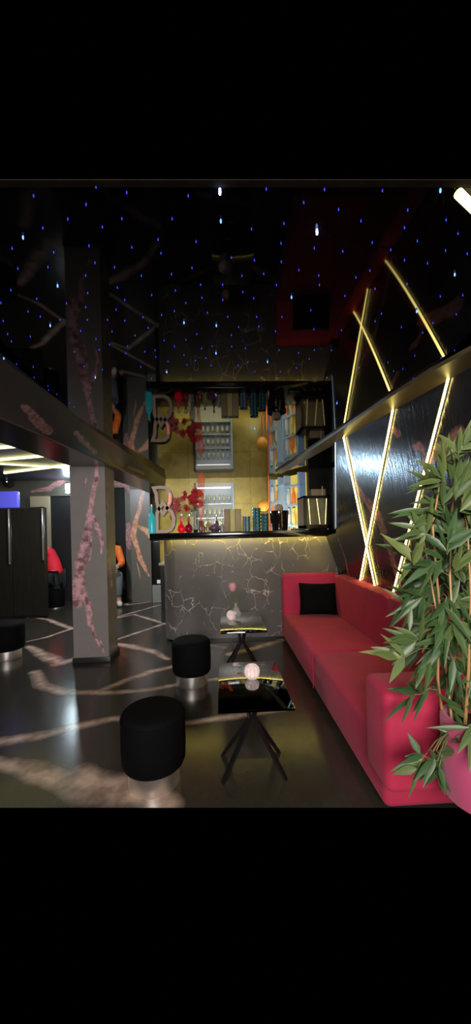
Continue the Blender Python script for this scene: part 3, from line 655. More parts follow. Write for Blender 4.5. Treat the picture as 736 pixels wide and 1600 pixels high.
# box on the case
bm = bmesh.new(); q0, q1 = aty(486, 760, 4.6), aty(509, 760, 4.6); z0 = CT + H + .001
lo, hi = (q0.x, 4.6, z0), (q1.x, 4.72, z0 + .095); box(bm, lo, hi, .006, 2)
bo = fin('small_box', bm, mat('tan_card', (.32, .22, .12), .6)); T(bo, 'small tan box lying on top of the glass case', 'box')
bm = bmesh.new(); box(bm, (lerp(q0.x, q1.x, .72), 4.594, z0), (lerp(q0.x, q1.x, .78), 4.6, z0 + .13)); fin('ribbon', bm, mat('ribbon_gold', (.7, .6, .35), .4), bo)

# ================================================================== WALL LEDS
leds = [((538, 680), (588, 918), 'slanted warm light bar on the right wall, its top farthest left'), ((617, 636), (564, 908), 'slanted warm light bar crossing the one left of it'),
        ((705, 585), (614, 934), 'steep warm light bar behind the bamboo leaves')]
for (a_, b_, lab) in leds:
    PP = [on_wall(a_[0] + (b_[0] - a_[0]) * k / 14, a_[1] + (b_[1] - a_[1]) * k / 14) for k in range(16)]; P0 = PP[0]; off = Vector((-.011, 0, 0))
    t = thing('led_bar', P0, lab, 'light bar'); bm = bmesh.new(); tube(bm, [q_ + off for q_ in PP], .0065, 10); fin('diffuser', bm, M_led, t)
    bm = bmesh.new(); tube(bm, [q_ + off * .2 for q_ in PP], .007, 4); fin('profile', bm, M_alu, t)
# light bar on the ceiling, upper right corner of the picture
P0, P1 = atz(716, 302, CH - .012), atz(760, 345, CH - .012)
t = thing('led_bar', P0, 'short warm light bar on the ceiling near the camera', 'light bar'); bm = bmesh.new(); tube(bm, [P0, P1], .011, 10); fin('diffuser', bm, M_tube, t)
bm = bmesh.new(); tube(bm, [P0 + Vector((0, 0, .006)), P1 + Vector((0, 0, .006))], .009, 4); fin('profile', bm, M_alu, t)

# stars
S1 = "105,88 269,115 212,161 381,160 320,186 134,189 72,217b 396,78 588,88 687,70B 690,166b 538,160 494,225 278,245 412,250 503,268 168,265 38,253 56,316 150,312 297,298 358,312 442,339 536,334 600,314 613,232 723,282 268,338 180,369b 34,384 274,393 367,376 474,399 548,385 627,367 696,367 115,411 208,425 390,415 581,424 631,408 696,415 268,437 363,445 88,451 3,424 126,467 545,450 505,462 648,455 712,468 447,469 336,477 273,477 390,480 187,477 157,494b 575,485b 676,494b 463,502 10,481 24,522 36,545 95,530 252,512 350,514 422,526 615,522 723,525 581,540 513,542 300,537 342,555 545,560 663,560 630,567 724,561 399,560 12,597b 52,616 104,625 233,577 310,571 393,582 453,577 485,573 675,581b 575,588 611,605 643,597 487,594 525,608 440,625 521,640b 263,623 320,633 107,658 150,685 152,697 178,711 298,657b 218,738 473,662 584,618 660,620 283,705 232,750"
S2 = "96,67 278,68 459,72 640,70b 213,109 322,131 538,133 392,167 151,175 50,192 254,197B 528,188 658,164 695,207 142,237 246,252 335,262 427,235 568,230 485,258 656,260 143,295 198,321 59,290 528,290 600,300 20,339 88,333 260,338 376,344 420,323 724,270 685,334b 128,368 262,368 536,365 436,380 57,410 175,405b 23,390 342,402 235,447 566,450b 456,458 66,468 145,468 640,404 710,400 331,510 436,482 518,500 617,487 73,498 10,500 125,513 245,507 585,518 690,460 31,566 197,581 136,572 100,608b 246,572 300,573 38,610 386,627 476,611 494,638 285,659 523,632 642,597 684,573 555,661 560,590 190,628 230,600 317,738b 60,640 140,640 8,620"
pr = {}
def star(px, py, k):
    p = atz(px, py, CH)
    if k not in pr:
        r, h = {'': (.0016, .007), 'b': (.0026, .010), 'B': (.0034, .015)}[k]
        bm = bmesh.new(); lathe(bm, [(0, .0), (r * .7, .0), (r, -h * .5), (r * .7, -h), (0, -h * 1.1)], n=8); o = fin('star_light', bm, {'': M_star, 'b': M_starb, 'B': M_starB}[k]); pr[k] = o
        T(o, {'': 'tiny dim blue fibre light in the black ceiling', 'b': 'bright blue fibre light in the black ceiling', 'B': 'brightest white blue ceiling light near the front edge'}[k], 'star light', {'': 'dim blue ceiling stars', 'b': 'bright blue ceiling stars', 'B': None}[k])
    else:
        o = pr[k].copy(); COL.objects.link(o)
        if k == 'B': o['label'] = 'brightest blue ceiling light, right of the middle and away from the edge'
    o.location = p
for s_, x0 in ((S1, 0), (S2, 368)):
    for tk in s_.split():
        k = tk[-1] if tk[-1] in 'bB' else ''; a_, b_ = tk.rstrip('bB').split(','); star(x0 + float(a_) / 2, 260 + float(b_) / 2, k)
for a_, b_, k in ((511, 589, ''), (526, 631, ''), (505, 648, ''), (398, 669, 'b'), (150, 290, ''), (66, 620, '')): star(a_, b_, k)

# ================================================================== SOFA
XS = .73
sofa = thing('sofa', (1.1, 2.9, 0), 'long raspberry pink velvet sofa with two seat sections along the right wall', 'sofa')
def part(name, lo, hi, bev=.03, mt=M_pink, parent=sofa, seg=4, sub=0, lab=None):
    bm = bmesh.new(); box(bm, lo, hi, bev, seg); o = fin(name, bm, mt, parent)
    if lab: o['label'] = lab
    return o
SY = 2.86
part('seat', (XS, SY + .004, .04), (1.36, 4.2, .345), .035); part('seat', (XS, 1.60, .04), (1.36, SY - .004, .345), .035)
def back(y0, y1, zt):
    bm = bmesh.new(); n = 16; prof = lambda z: 1.36 - .03 * 0 + (z - .3) * .02
    poly = [(1.345, .30), (1.335, .55), (1.34, zt - .05), (1.35, zt - .015), (1.375, zt), (1.47, zt + .004), (1.495, zt - .02), (1.5, .05), (1.36, .05)]
    A_ = []
    for i in range(25):
        y = y0 + (y1 - y0) * i / 24; e = min(i, 24 - i); q = {0: .022, 1: .006}.get(e, 0)
        puff = .012 * abs(math.sin(math.pi * i / 24 * round((y1 - y0) / .16)))
        A_.append([bm.verts.new((x + (q if x < 1.42 else -q), y, z - (q if z > zt - .1 else 0) + (puff if z > zt - .03 else 0))) for x, z in poly])
    for a_, b_ in zip(A_, A_[1:]):
        for k in range(len(poly)): j = (k + 1) % len(poly); bm.faces.new((a_[k], a_[j], b_[j], b_[k]))
    bm.faces.new(A_[0]); bm.faces.new(A_[-1][::-1]); return fin('backrest', bm, M_pink, sofa)
back(SY + .004, 4.25, .79); back(1.45, SY - .004, .785)
part('armrest', (XS, 4.19, .04), (1.40, 4.345, .815), .03)
part('armrest', (.665, 1.43, .235), (1.49, 1.66, .665), .035)
bm = bmesh.new(); tube(bm, [(XS - .002, SY, .05), (XS - .002, SY, .32), (XS + .03, SY, .346), (1.33, SY, .347)], .0035, 6); fin('piping', bm, M_pink, sofa)
bm = bmesh.new(); lathe(bm, [(0, -.004), (.012, -.002), (.012, .003), (0, .008)], n=12); bmesh.ops.rotate(bm, verts=bm.verts, matrix=Matrix.Rotation(math.radians(90), 3, 'X'))
q = aty(672, 1175, 1.428); bmesh.ops.translate(bm, verts=bm.verts, vec=q); fin('button', bm, M_pink, sofa)
for x, y in ((.80, 4.1), (1.4, 4.1), (.80, 2.0), (1.4, 2.0), (.8, 2.9)):
    bm = bmesh.new(); lathe(bm, [(0, 0), (.02, 0), (.025, .042), (0, .042)], c=(x, y, 0), n=12); fin('foot', bm, M_black, sofa)
# black pillow
pc = aty(497, 926, 4.08)
bm = bmesh.new(); n = 16
vv = {}
for sgn in (1, -1):
    for i in range(n + 1):
        for j in range(n + 1):
            u, v = i / n * 2 - 1, j / n * 2 - 1
            if sgn == -1 and (i in (0, n) or j in (0, n)): vv[(sgn, i, j)] = vv[(1, i, j)]; continue
            pin = 1 - .06 * (1 - abs(u) ** 2) * (abs(v) ** 4); pin2 = 1 - .06 * (1 - abs(v) ** 2) * (abs(u) ** 4)
            hgt = .065 * ((1 - u ** 4) * (1 - v ** 4)) ** .6
            vv[(sgn, i, j)] = bm.verts.new((u * .225 * pin2, sgn * -hgt, v * .185 * pin))
for sgn in (1, -1):
    for i in range(n):
        for j in range(n): bm.faces.new([vv[(sgn, a_, b_)] for a_, b_ in ((i, j), (i + 1, j), (i + 1, j + 1), (i, j + 1))])
pil = fin('cushion', bm, M_velvetb); pil.location = (pc.x, 4.085, .345 + .19); pil.rotation_euler = (math.radians(-12), math.radians(2), 0); T(pil, 'square black velvet cushion at the far end of the pink sofa', 'cushion')

# ================================================================== STOOLS
def stool(x, y, label):
    t = thing('pouf_stool', (x, y, 0), label, 'stool')
    bm = bmesh.new(); lathe(bm, [(0, .40), (.10, .398), (.15, .392), (.166, .378), (.172, .35), (.173, .2), (.170, .13), (.160, .108), (.14, .10), (0, .10)], c=(x, y, 0), n=48); fin('seat', bm, M_velvetb, t)
    bm = bmesh.new(); lathe(bm, [(0, 0), (.136, 0), (.138, .006), (.138, .099), (0, .099)], c=(x, y, 0), n=48); fin('base', bm, M_chrome, t)['label'] = 'polished metal base ring'
    bm = bmesh.new(); tube(bm, [(x + .172 * math.cos(a_), y + .172 * math.sin(a_), .36) for a_ in [k * 2 * math.pi / 40 for k in range(41)]], .003, 5, caps=False); fin('seam', bm, M_velvetb, t)
def on_floor(px, py): return atz(px, py, 0)
s1 = aty(242, 1232, 1.94); stool(s1.x, 1.94, 'black velvet drum stool with chrome base, nearest the camera')
s2 = aty(300, 1060, 3.17); stool(s2.x, 3.17, 'black velvet drum stool beside the near glass table')
s3 = aty(12, 1015, 4.03); stool(s3.x, 4.03, 'black velvet drum stool cut by the left edge of the picture')

# ================================================================== TABLES
TZ = .50
M_tglass = mat('table_black_glass', (.28, .29, .29), .05, 1.0)
def table(cx, cy_, w, d, label):
    t = thing('coffee_table', (cx, cy_, 0), label, 'table')
    bm = bmesh.new(); box(bm, (cx - w / 2, cy_ - d / 2, TZ - .012), (cx + w / 2, cy_ + d / 2, TZ), .003, 2); fin('tabletop', bm, M_tglass, t)['label'] = 'dark mirror glass top'
    bm = bmesh.new(); lathe(bm, [(0, TZ - .03), (.06, TZ - .03), (.06, TZ - .012), (0, TZ - .012)], c=(cx, cy_, 0), n=20); fin('mounting_plate', bm, M_black, t)
    for sx, sy in ((1, 1), (1, -1), (-1, 1), (-1, -1)):
        bm = bmesh.new(); a_ = Vector((cx + sx * .045, cy_ + sy * .045, TZ - .03)); b_ = Vector((cx + sx * .17, cy_ + .04 + sy * .12, 0.0))
        mid = Vector((cx + sx * .012, cy_ + sy * .012, TZ - .2)); d_ = (b_ - mid).normalized(); s_ = d_.cross(Vector((0, 0, 1))).normalized() * .014; u__ = s_.cross(d_).normalized() * .008
        pts = [a_, mid, b_]; rings = [[bm.verts.new(p + k1 * s_ + k2 * u__) for k1, k2 in ((1, 1), (-1, 1), (-1, -1), (1, -1))] for p in pts]
        for A_, B_ in zip(rings, rings[1:]):
            for k in range(4): bm.faces.new((A_[k], A_[(k + 1) % 4], B_[(k + 1) % 4], B_[k]))
        bm.faces.new(rings[0]); bm.faces.new(rings[-1])
        lo = min(v.co.z for v in bm.verts)
        for v in bm.verts:
            if v.co.z < .02: v.co.z = 0
        fin('leg', bm, mat('leg_black', (.008, .008, .008), .35), t, smooth=False)
    return t
a, b = atz(340, 1112, TZ), atz(458, 1109, TZ); c, d = atz(342, 1036, TZ), atz(434, 1034, TZ)
t1 = ((a.x + b.x) / 2 + (c.x + d.x) / 2) / 2, (a.y + c.y) / 2, (b.x - a.x + d.x - c.x) / 2, c.y - a.y
table(*t1, 'low dark glass table with crossed black legs, nearest the camera')
a, b = atz(341, 989, TZ), atz(412, 988, TZ); c, d = atz(347, 957, TZ), atz(409, 955, TZ)
t2 = ((a.x + b.x) / 2 + (c.x + d.x) / 2) / 2, (a.y + c.y) / 2, (b.x - a.x + d.x - c.x) / 2, min(c.y, 4.1) - a.y
table(t2[0], a.y + t2[3] / 2, t2[2], t2[3], 'low dark glass table with a pink flower on it, by the bar counter')
def candle(px, py, label, r=.042):
    p = atz(px, py, TZ); t = thing('candle_holder', p, label, 'candle holder')
    bm = bmesh.new(); n = 28; prof = [(0, .0), (r * .55, 0), (r * .9, r * .45), (r, r), (r * .9, r * 1.55), (r * .62, r * 1.85), (r * .52, r * 1.85), (r * .8, r * 1.5), (r * .9, r), (r * .78, r * .5), (r * .4, .008), (0, .008)]
    lathe(bm, prof, c=p, n=n)
    for v in bm.verts:
        dd = Vector((v.co.x - p.x, v.co.y - p.y, 0)); a_ = math.atan2(dd.y, dd.x); v.co += dd * (.07 * math.cos(a_ * 14))
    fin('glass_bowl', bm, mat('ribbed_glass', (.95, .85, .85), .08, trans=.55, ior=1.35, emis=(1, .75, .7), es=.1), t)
    bm = bmesh.new(); lathe(bm, [(0, .01), (.018, .01), (.018, .03), (0, .03)], c=p, n=16); fin('tealight', bm, mat('wax', (.9, .85, .8), .5, emis=(1, .8, .6), es=.8), t)
candle(394, 1060, 'ribbed glass ball candle holder on the near table')
candle(362, 968, 'ribbed glass ball candle holder on the far table', .045)
vp = atz(369, 968, TZ); t = thing('bud_vase', vp, 'clear bud vase with one pink tulip on the far table', 'vase')
bm = bmesh.new(); lathe(bm, [(0, 0), (.035, 0), (.045, .03), (.048, .06), (.035, .1), (.014, .13), (.016, .16), (.013, .16), (.011, .13), (.032, .09), (.044, .055), (0, .01)], c=vp, n=20); fin('vase', bm, M_glass, t)
tp = aty(363, 917, vp.y); bm = bmesh.new(); tube(bm, [vp + Vector((0, 0, .02)), vp + Vector((.005, 0, .2)), lerp(vp, tp, .8) + Vector((.01, 0, .02)), tp - Vector((0, 0, .04))], .003, 6); fin('stem', bm, M_stem, t)
bm = bmesh.new(); lathe(bm, [(0, -.045), (.02, -.04), (.036, -.015), (.038, .012), (.03, .036), (.014, .042), (0, .035)], c=tp, n=14); fin('bloom', bm, mat('tulip_pink', (.75, .35, .38), .5), t)
for s_ in (-1, 1):
    bm = bmesh.new(); l0 = lerp(vp, tp, .35); pts = [l0, l0 + Vector((s_ * .03 + .008, 0, .06)), l0 + Vector((s_ * .02 + .008, -.01, .06)), l0 + Vector((s_ * .05, 0, .13))]
    v_ = [bm.verts.new(k) for k in pts]; bm.faces.new((v_[0], v_[1], v_[3], v_[2])); fin('leaf', bm, M_stem, t)

# ================================================================== BAMBOO IN PINK PLANTER
PYn = 1.16
q0 = aty(694, 1200, 1.25); zt_ = aty(710, 1158, 1.12).z; zb_ = .36; pr_ = .135
pc_ = Vector((q0.x + pr_ * 1.09, 1.25, 0))
bm = bmesh.new(); lathe(bm, [(0, zb_), (pr_ * .97, zb_), (pr_, zb_ + .02), (pr_, zt_ - .012), (pr_ - .008, zt_), (pr_ - .02, zt_), (pr_ - .024, zt_ - .04), (0, zt_ - .05)], c=pc_, n=48)
pl = fin('planter', bm, M_planter); T(pl, 'round pink planter before the sofa arm holding tall bamboo', 'planter')
bm = bmesh.new(); lathe(bm, [(0, zt_ - .049), (pr_ - .028, zt_ - .045), (pr_ - .05, zt_ - .03), (0, zt_ - .026)], c=pc_, n=30); fin('soil', bm, mat('soil', (.02, .014, .01), .9, noise=.5), pl)
bam = thing('bamboo_plant', (pc_.x, pc_.y, zt_ - .02), 'tall leafy bamboo with thin tan canes in the pink planter', 'plant')
M_cane = mat('cane_tan', (.50, .27, .10), .45, noise=.2, nscale=10)
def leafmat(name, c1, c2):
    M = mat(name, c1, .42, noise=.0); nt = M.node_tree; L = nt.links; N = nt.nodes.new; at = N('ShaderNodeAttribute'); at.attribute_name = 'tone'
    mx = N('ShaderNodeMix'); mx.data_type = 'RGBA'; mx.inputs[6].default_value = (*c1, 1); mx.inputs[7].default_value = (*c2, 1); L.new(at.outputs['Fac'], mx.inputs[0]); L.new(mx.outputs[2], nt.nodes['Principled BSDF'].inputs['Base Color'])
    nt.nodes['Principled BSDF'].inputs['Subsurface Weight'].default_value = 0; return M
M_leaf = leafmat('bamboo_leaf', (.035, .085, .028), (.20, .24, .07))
canes = [[(708, 1158), (700, 1075), (692, 990), (682, 900), (676, 820), (690, 740), (700, 690)], [(694, 1160), (690, 1105), (684, 1060), (686, 980), (672, 900), (660, 830)],
         [(716, 1160), (712, 1050), (706, 960), (703, 900), (706, 800), (718, 700)], [(727, 1160), (732, 1050), (736, 930), (730, 820), (712, 740)], [(740, 1160), (752, 1040), (765, 900), (760, 780)]]
cane_pts = []
for i, c_ in enumerate(canes):
    dy = PYn + .10 + .035 * (i % 3); pts = [aty(x, y, dy + .04 * math.sin(j * 1.3 + i)) for j, (x, y) in enumerate(c_)]
    pts[0].z = zt_ - .04; cane_pts.append(pts)
    bm = bmesh.new(); dense = []
    for a_, b_ in zip(pts, pts[1:]):
        for k in range(4): dense.append(lerp(a_, b_, k / 4))
    dense.append(pts[-1]); n_ = len(dense)
    tube(bm, dense, [(.0052 if k % 4 else .0066) * (1 - .6 * k / n_) for k in range(n_)], 8); fin('cane', bm, M_cane, bam)
def leaf(vs, fs, tn, p, d, L_, w_, tone, nrm):
    d = d.normalized(); s = d.cross(nrm).normalized(); up = s.cross(d).normalized(); b0 = len(vs)
    prof = [(0, .08), (.12, .55), (.3, 1.0), (.55, .85), (.8, .42), (1, 0)]
    droop = R.uniform(.02, .25)
    for t_, ww in prof:
        c = p + d * (L_ * t_) - Vector((0, 0, 1)) * (L_ * droop * t_ * t_)
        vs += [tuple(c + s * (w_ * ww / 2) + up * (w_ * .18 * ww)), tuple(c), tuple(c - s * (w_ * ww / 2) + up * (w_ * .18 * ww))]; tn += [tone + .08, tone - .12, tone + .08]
    for k in range(len(prof) - 1):
        a_ = b0 + 3 * k; fs += [(a_, a_ + 1, a_ + 4, a_ + 3), (a_ + 1, a_ + 2, a_ + 5, a_ + 4)]
# clusters: picture position of the twig end, heading (degrees, 0 = right, 90 = up), leaves, tone
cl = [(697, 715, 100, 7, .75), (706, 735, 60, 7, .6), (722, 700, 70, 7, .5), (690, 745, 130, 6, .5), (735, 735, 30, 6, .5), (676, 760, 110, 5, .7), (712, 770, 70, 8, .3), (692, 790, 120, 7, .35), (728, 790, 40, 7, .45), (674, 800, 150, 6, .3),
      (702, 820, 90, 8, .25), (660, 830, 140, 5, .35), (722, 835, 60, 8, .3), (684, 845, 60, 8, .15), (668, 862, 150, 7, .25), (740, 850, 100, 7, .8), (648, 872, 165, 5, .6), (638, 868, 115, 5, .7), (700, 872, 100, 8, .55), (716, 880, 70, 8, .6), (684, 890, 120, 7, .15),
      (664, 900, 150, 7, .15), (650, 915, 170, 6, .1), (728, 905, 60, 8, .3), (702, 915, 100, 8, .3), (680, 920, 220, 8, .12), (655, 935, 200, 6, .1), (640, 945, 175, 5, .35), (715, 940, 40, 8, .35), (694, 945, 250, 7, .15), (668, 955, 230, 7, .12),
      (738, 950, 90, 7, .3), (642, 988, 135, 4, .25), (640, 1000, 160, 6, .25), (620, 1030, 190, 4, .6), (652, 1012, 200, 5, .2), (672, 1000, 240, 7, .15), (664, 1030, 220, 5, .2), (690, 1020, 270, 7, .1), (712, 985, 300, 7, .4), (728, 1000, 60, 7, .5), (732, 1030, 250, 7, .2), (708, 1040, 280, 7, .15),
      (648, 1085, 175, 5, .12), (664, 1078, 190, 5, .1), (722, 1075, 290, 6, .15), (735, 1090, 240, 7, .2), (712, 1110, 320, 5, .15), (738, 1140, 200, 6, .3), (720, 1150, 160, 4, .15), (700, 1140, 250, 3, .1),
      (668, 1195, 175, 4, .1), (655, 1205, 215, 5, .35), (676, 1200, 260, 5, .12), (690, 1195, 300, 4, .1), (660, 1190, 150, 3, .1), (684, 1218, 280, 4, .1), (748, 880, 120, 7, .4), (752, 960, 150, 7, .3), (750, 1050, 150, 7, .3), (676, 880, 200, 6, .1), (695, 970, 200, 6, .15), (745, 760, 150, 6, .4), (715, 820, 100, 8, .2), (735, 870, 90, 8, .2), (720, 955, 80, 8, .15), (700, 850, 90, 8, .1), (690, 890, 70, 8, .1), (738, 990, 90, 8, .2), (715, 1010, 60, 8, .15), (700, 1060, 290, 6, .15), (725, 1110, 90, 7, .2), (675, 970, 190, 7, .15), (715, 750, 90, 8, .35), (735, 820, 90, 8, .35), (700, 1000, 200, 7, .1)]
groups_ = {}
for (px, py, hd, nl, tone) in cl:
    dep = PYn + R.uniform(-.02, .30)
    if py > 1180: dep = PYn + .02; py -= 10
    p = aty(px, py, dep); h = math.radians(hd); base = Vector((math.cos(h), R.uniform(-.5, .5), math.sin(h)))
    best = min(((q - p).length, i, q) for i, cp in enumerate(cane_pts) for a_, b_ in zip(cp, cp[1:]) for q in [lerp(a_, b_, t_ / 5) for t_ in range(6)] if q.z < p.z + .03 or py > 1100)
    g = groups_.setdefault(best[1], ([], [], [], [])); vs, fs, tn, tw = g
    org = p - base.normalized() * .03; tw.append((best[2], lerp(best[2], org, .6) + Vector((0, 0, .015)), org, p))
    for k in range(nl + (1 if py < 1060 else 0)):
        a_ = h + math.radians(R.uniform(-62, 62)); dd = Vector((math.cos(a_), R.uniform(-.6, .6), math.sin(a_)))
        q = org + base.normalized() * R.uniform(-.01, .045)
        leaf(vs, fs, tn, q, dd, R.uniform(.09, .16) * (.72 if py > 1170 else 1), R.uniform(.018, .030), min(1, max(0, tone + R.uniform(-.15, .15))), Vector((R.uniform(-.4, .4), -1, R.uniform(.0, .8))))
M_twig = mat('twig', (.22, .20, .08), .5)
for i, (vs, fs, tn, tw) in sorted(groups_.items()):
    me = bpy.data.meshes.new('foliage'); me.from_pydata(vs, [], fs); me.attributes.new('tone', 'FLOAT', 'POINT').data.foreach_set('value', np.clip(np.array(tn, dtype=np.float32), 0, 1))
    bm = bmesh.new(); bm.from_mesh(me); n0_ = len(bm.faces)
    for pts in tw: tube(bm, pts, [.002, .0017, .0014, .001], 5)
    bm.faces.ensure_lookup_table()
    for f in bm.faces[n0_:]: f.material_index = 1
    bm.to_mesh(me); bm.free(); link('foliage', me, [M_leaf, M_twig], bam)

# ================================================================== LEFT ROOM
# tall dark cabinet
cY = 5.9
k0, k1, k2 = aty(-40, 870, cY).x, aty(19, 870, cY).x, aty(70, 870, cY).x; kz = aty(40, 793, cY).z
cab = thing('tall_cabinet', ((k0 + k2) / 2, cY + .3, 0), 'tall dark two-door cabinet at the left edge of the room', 'cabinet')
M_cab = mat('cabinet_dark', (.016, .014, .009), .35, noise=.5, nscale=5, stretch=(8, 8, .5))
bm = bmesh.new(); box(bm, (k0, cY + .02, .02), (k2, cY + .1, kz), .004, 1); fin('body', bm, M_cab, cab)
for x0, x1 in ((k0, k1 - .005), (k1 + .005, k2)):
    bm = bmesh.new(); box(bm, (x0, cY, .05), (x1, cY + .018, kz - .01), .003, 1); dr = fin('door', bm, M_cab, cab)
    hx = x1 - .03 if x0 == k0 else x1 - .02
    bm = bmesh.new(); box(bm, (hx - .01, cY - .022, .95 if x0 != k0 else .9), (hx + .01, cY - .001, kz - .02), .003, 1); fin('handle', bm, mat('handle_steel', (.5, .5, .48), .3, .8), dr)['label'] = 'long steel handle strip'
# lit blue box on the cabinet
bm = bmesh.new(); u0, u1 = aty(6, 780, 6.1), aty(37, 769, 6.1)
box(bm, (u0.x, 5.925, kz + .001), (u1.x, 5.995, u1.z), .02, 3); T(fin('blue_tank', bm, mat('blue_lit', (.1, .1, .6), .3, emis=(.10, .10, .75), es=.5)), 'glowing violet blue container on top of the tall cabinet', 'container')
# wall fan / round black speaker
sp0 = aty(12, 753, LY - .12); bm = bmesh.new(); lathe(bm, [(0, -.02), (.06, -.02), (.11, .0), (.115, .04), (.06, .1), (0, .11)], n=24); bmesh.ops.rotate(bm, verts=bm.verts, matrix=Matrix.Rotation(math.radians(-90), 3, 'X')); bmesh.ops.translate(bm, verts=bm.verts, vec=sp0)
spk = fin('round_speaker', bm, M_blackm); T(spk, 'small round black wall speaker with a white centre dot', 'speaker')
bm = bmesh.new(); lathe(bm, [(0, 0), (.014, 0), (.014, .012), (0, .014)], n=12); bmesh.ops.rotate(bm, verts=bm.verts, matrix=Matrix.Rotation(math.radians(90), 3, 'X')); bmesh.ops.translate(bm, verts=bm.verts, vec=sp0 - Vector((0, .02, 0))); fin('dot', bm, mat('white_dot', (.8, .8, .8), .4, emis=(1, 1, 1), es=.6), spk)
# ceiling tubes
LC = 2.455
for a_, b_, lab in (((-30, 702), (42, 696), 'shortest yellow ceiling light bar in the left room'), ((-30, 721), (83, 711), 'second yellow ceiling light bar in the left room'), ((7, 739), (112, 726), 'yellow ceiling light bar ending above the cabinet'), ((-30, 723), (106, 731), 'thin yellow ceiling light bar crossing the others')):
    P0, P1 = atz(a_[0], a_[1], LC), atz(b_[0], b_[1], LC); t = thing('ceiling_light_bar', P0, lab, 'light bar', 'light bars of the left room')
    bm = bmesh.new(); tube(bm, [P0, P1], .02 if 'thin' not in lab else .014, 8); fin('diffuser', bm, M_tube, t); bm = bmesh.new(); tube(bm, [P0 + Vector((0, 0, .012)), P1 + Vector((0, 0, .012))], .012, 4); fin('profile', bm, M_alu, t)
# white lamp beside the column
p = aty(107, 763, 7.0); bm = bmesh.new(); box(bm, (p.x - .06, 7.0, p.z - .09), (p.x + .06, 7.06, p.z + .09), .01, 2); wl = fin('wall_lamp', bm, M_white); T(wl, 'bright white lamp glowing left of the near column', 'lamp')
bm = bmesh.new(); box(bm, (p.x - .03, 7.06, p.z - .03), (p.x + .03, LY, p.z + .03)); fin('bracket', bm, M_black, wl)
# black subwoofer standing beside the bar
p0_, p1_ = aty(239, 880, 6.9), aty(252, 880, 6.9); zt_s, zb_s = aty(245, 845, 6.9).z, aty(245, 914, 6.9).z
bm = bmesh.new(); box(bm, (p0_.x, 6.9, zb_s), (p1_.x + .12, 7.2, zt_s), .02, 3); o = fin('loudspeaker', bm, M_black); T(o, 'narrow black loudspeaker between the wall pier and the bar', 'loudspeaker')
bm = bmesh.new(); box(bm, (lerp(p0_.x, p1_.x, .45), 6.893, zb_s + .03), (lerp(p0_.x, p1_.x, .85), 6.9, zb_s + .10)); fin('badge', bm, mat('badge', (.8, .8, .8), .4), o)
bm = bmesh.new(); box(bm, (p0_.x - .02, 6.88, 0), (p1_.x + .14, 7.22, zb_s - .001), .005, 1); T(fin('plinth_block', bm, mat('plinth_grey', (.20, .21, .19), .5)), 'pale grey block carrying the narrow loudspeaker', 'plinth')

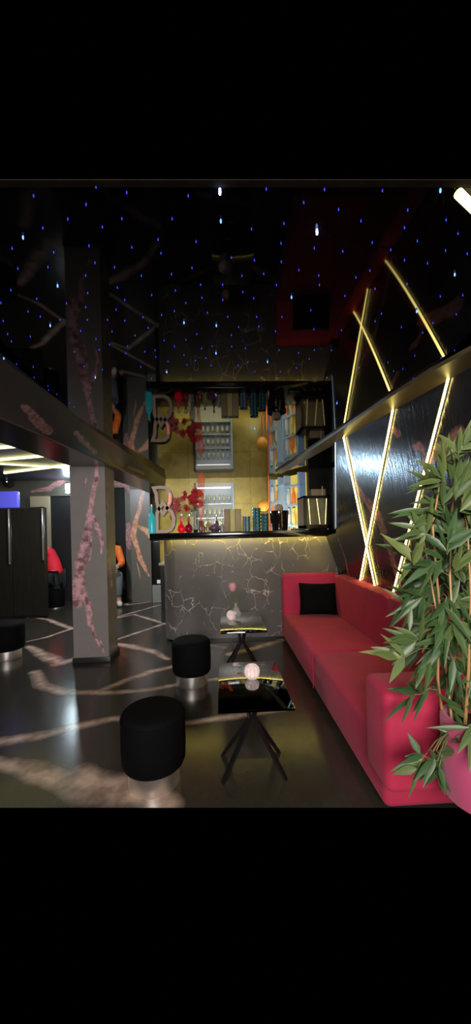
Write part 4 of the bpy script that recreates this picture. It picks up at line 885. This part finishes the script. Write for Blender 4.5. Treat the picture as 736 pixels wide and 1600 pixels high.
# ---- people
def skin_body(name, pts, edges, rad, mt, parent, root=0, sub=2):
    me = bpy.data.meshes.new(name); me.from_pydata([tuple(p) for p in pts], edges, []); o = bpy.data.objects.new(name, me); COL.objects.link(o); me.materials.append(mt)
    o.modifiers.new('skin', 'SKIN').use_smooth_shade = True
    for i, r in enumerate(rad): me.skin_vertices[0].data[i].radius = (r, r); me.skin_vertices[0].data[i].use_root = (i == root)
    s = o.modifiers.new('sub', 'SUBSURF'); s.levels = sub; s.render_levels = sub
    o.parent = parent; o.matrix_parent_inverse = parent.matrix_basis.inverted(); return o
M_skin = mat('skin', (.45, .22, .15), .5)
def seated(loc, rz, scale, label, top, trousers, shoe, hair):
    """seated person; local frame: faces -y, hips at origin height .46"""
    root = thing('person', loc, label, 'person'); Mx = Matrix.Translation(loc) @ Matrix.Rotation(rz, 4, 'Z') @ Matrix.Scale(scale, 4)
    W = lambda P: [Mx @ Vector(p) for p in P]
    lean = .16
    # body: one continuous skinned figure
    P = [(0, 0, .50), (0, -.02, .62), (0, -lean * .5, .80), (0, -lean, .95), (0, -lean - .03, 1.04), (0, -lean - .06, 1.10),
         (.10, -.02, .48), (.13, -.42, .52), (.13, -.38, .10), (.13, -.42, .05), (.13, -.52, .03),
         (-.10, -.02, .48), (-.13, -.42, .52), (-.13, -.36, .10), (-.13, -.40, .05), (-.13, -.50, .03),
         (.17, -lean, .93), (.23, -lean - .05, .68), (.12, -lean - .28, .66), (.08, -lean - .33, .66),
         (-.17, -lean, .93), (-.23, -lean - .05, .68), (-.12, -lean - .28, .66), (-.08, -lean - .33, .66)]
    E = [(0, 1), (1, 2), (2, 3), (3, 4), (4, 5), (0, 6), (6, 7), (7, 8), (8, 9), (9, 10), (0, 11), (11, 12), (12, 13), (13, 14), (14, 15), (3, 16), (16, 17), (17, 18), (18, 19), (3, 20), (20, 21), (21, 22), (22, 23)]
    rd = [.14, .13, .14, .12, .055, .05, .09, .062, .045, .045, .035, .09, .062, .045, .045, .035, .06, .045, .032, .025, .06, .045, .032, .025]
    skin_body('body', W(P), E, [r * scale for r in rd], M_skin, root)
    # clothing, slightly larger than the body
    ti = [0, 1, 2, 3, 4]; cl_ = [P[0], P[1], P[2], P[3], (0, -lean - .02, 1.0), P[16], P[17], (.14, -lean - .24, .665), P[20], P[21], (-.14, -lean - .24, .665)]
    skin_body('jacket', W(cl_), [(0, 1), (1, 2), (2, 3), (3, 4), (3, 5), (5, 6), (6, 7), (3, 8), (8, 9), (9, 10)], [r * scale for r in (.155, .15, .16, .14, .07, .078, .062, .045, .078, .062, .045)], top, root)
    tr = [P[0], P[6], P[7], (.13, -.385, .13), P[11], P[12], (-.13, -.365, .13)]
    skin_body('trousers', W(tr), [(0, 1), (1, 2), (2, 3), (0, 4), (4, 5), (5, 6)], [r * scale for r in (.15, .105, .078, .058, .105, .078, .058)], trousers, root)
    for s_ in (0, 1):
        a_ = P[9] if s_ == 0 else P[14]; b_ = P[10] if s_ == 0 else P[15]
        skin_body('shoe', W([(a_[0], a_[1] + .03, .05), (a_[0], a_[1] - .03, .045), (b_[0], b_[1] - .03, .035)]), [(0, 1), (1, 2)], [.05 * scale, .052 * scale, .035 * scale], shoe, root)
    hc = Mx @ Vector((0, -lean - .09, 1.20)); bm = bmesh.new(); bmesh.ops.create_uvsphere(bm, u_segments=24, v_segments=18, radius=.1 * scale)
    for v in bm.verts:
        v.co.x *= .78; v.co.z *= 1.15; v.co.y *= .95
        if v.co.z < -.02 * scale and v.co.y < 0: v.co.x *= .85
        if abs(v.co.x) < .018 * scale and -.03 * scale < v.co.z < .03 * scale and v.co.y < -.07 * scale: v.co.y -= .018 * scale
        if abs(v.co.z - .015 * scale) < .012 * scale and .02 * scale < abs(v.co.x) < .045 * scale and v.co.y < 0: v.co.y += .006 * scale
    RZ = Matrix.Rotation(rz, 3, 'Z')
    for v in bm.verts: v.co = RZ @ v.co + hc
    hd = fin('head', bm, M_skin, root)
    bm = bmesh.new(); bmesh.ops.create_uvsphere(bm, u_segments=20, v_segments=14, radius=.108 * scale)
    for v in bm.verts:
        v.co.x *= .8; v.co.z *= 1.12
        if v.co.y < -.02 * scale and v.co.z < .05 * scale: v.co.y = -.02 * scale
        v.co = RZ @ (v.co + Vector((0, .012 * scale, .012 * scale))) + hc
    fin('hair', bm, hair, hd)
    for sx in (-1, 1):
        e = hc + RZ @ Vector((sx * .03 * scale, -.088 * scale, .01 * scale)); bm = bmesh.new(); bmesh.ops.create_uvsphere(bm, u_segments=8, v_segments=6, radius=.01 * scale); bmesh.ops.translate(bm, verts=bm.verts, vec=e); fin('eye', bm, M_blackm, hd)
        wr = Mx @ Vector((sx * .08, -lean - .33, .66)); wr0 = wr
        for k in range(5):
            ang = (k - 2) * .22; L_ = (.055, .075, .08, .075, .06)[k] * scale
            d1 = RZ @ Vector((math.sin(ang) * .6 - sx * .3, -1, -.2)).normalized(); d2 = RZ @ Vector((math.sin(ang) * .4 - sx * .4, -.6, -.8)).normalized()
            b0_ = wr + RZ @ Vector(((k - 2) * .016 * scale, -.02 * scale, 0)); bm = bmesh.new(); tube(bm, [b0_, b0_ + d1 * L_ * .55, b0_ + d1 * L_ * .55 + d2 * L_ * .5], [.009 * scale, .008 * scale, .006 * scale], 6); fin('finger', bm, M_skin, root)
    # stool
    return root
M_red = mat('red_hoodie', (.75, .012, .035), .7); M_org = mat('orange_jacket', (.85, .17, .02), .6, noise=.3, nscale=6); M_jean = mat('grey_jeans', (.15, .17, .19), .8); M_dk = mat('dark_trousers', (.012, .014, .014), .8)
M_hair = mat('dark_hair', (.02, .013, .01), .6); M_shw = mat('pale_shoe', (.65, .6, .5), .5)
rp_ = aty(85, 868, 6.75); seated(Vector((rp_.x - .0, 6.75, 0)), math.radians(-82), 1.14, 'person in a red hoodie and dark trousers seated behind the tall cabinet', M_red, M_dk, M_blackm, M_hair)
rp2 = aty(164, 868, 7.02); seated(Vector((rp2.x + .02, 7.04, 0)), math.radians(25), 1.14, 'person in an orange jacket and grey jeans seated behind the near column', M_org, M_jean, M_shw, M_hair)
for q, lab in ((Vector((rp_.x, 6.75, 0)), 'round dark seat under the person in red'), (Vector((rp2.x + .02, 7.04, 0)), 'round dark seat under the person in orange')):
    t = thing('drum_stool', q, lab, 'stool'); bm = bmesh.new(); lathe(bm, [(0, .02), (.15, .02), (.16, .05), (.16, .33), (.14, .345), (0, .35)], c=q, n=28); fin('drum', bm, M_velvetb, t); bm = bmesh.new(); lathe(bm, [(0, 0), (.13, 0), (.13, .02), (0, .02)], c=q, n=28); fin('base', bm, M_chrome, t)
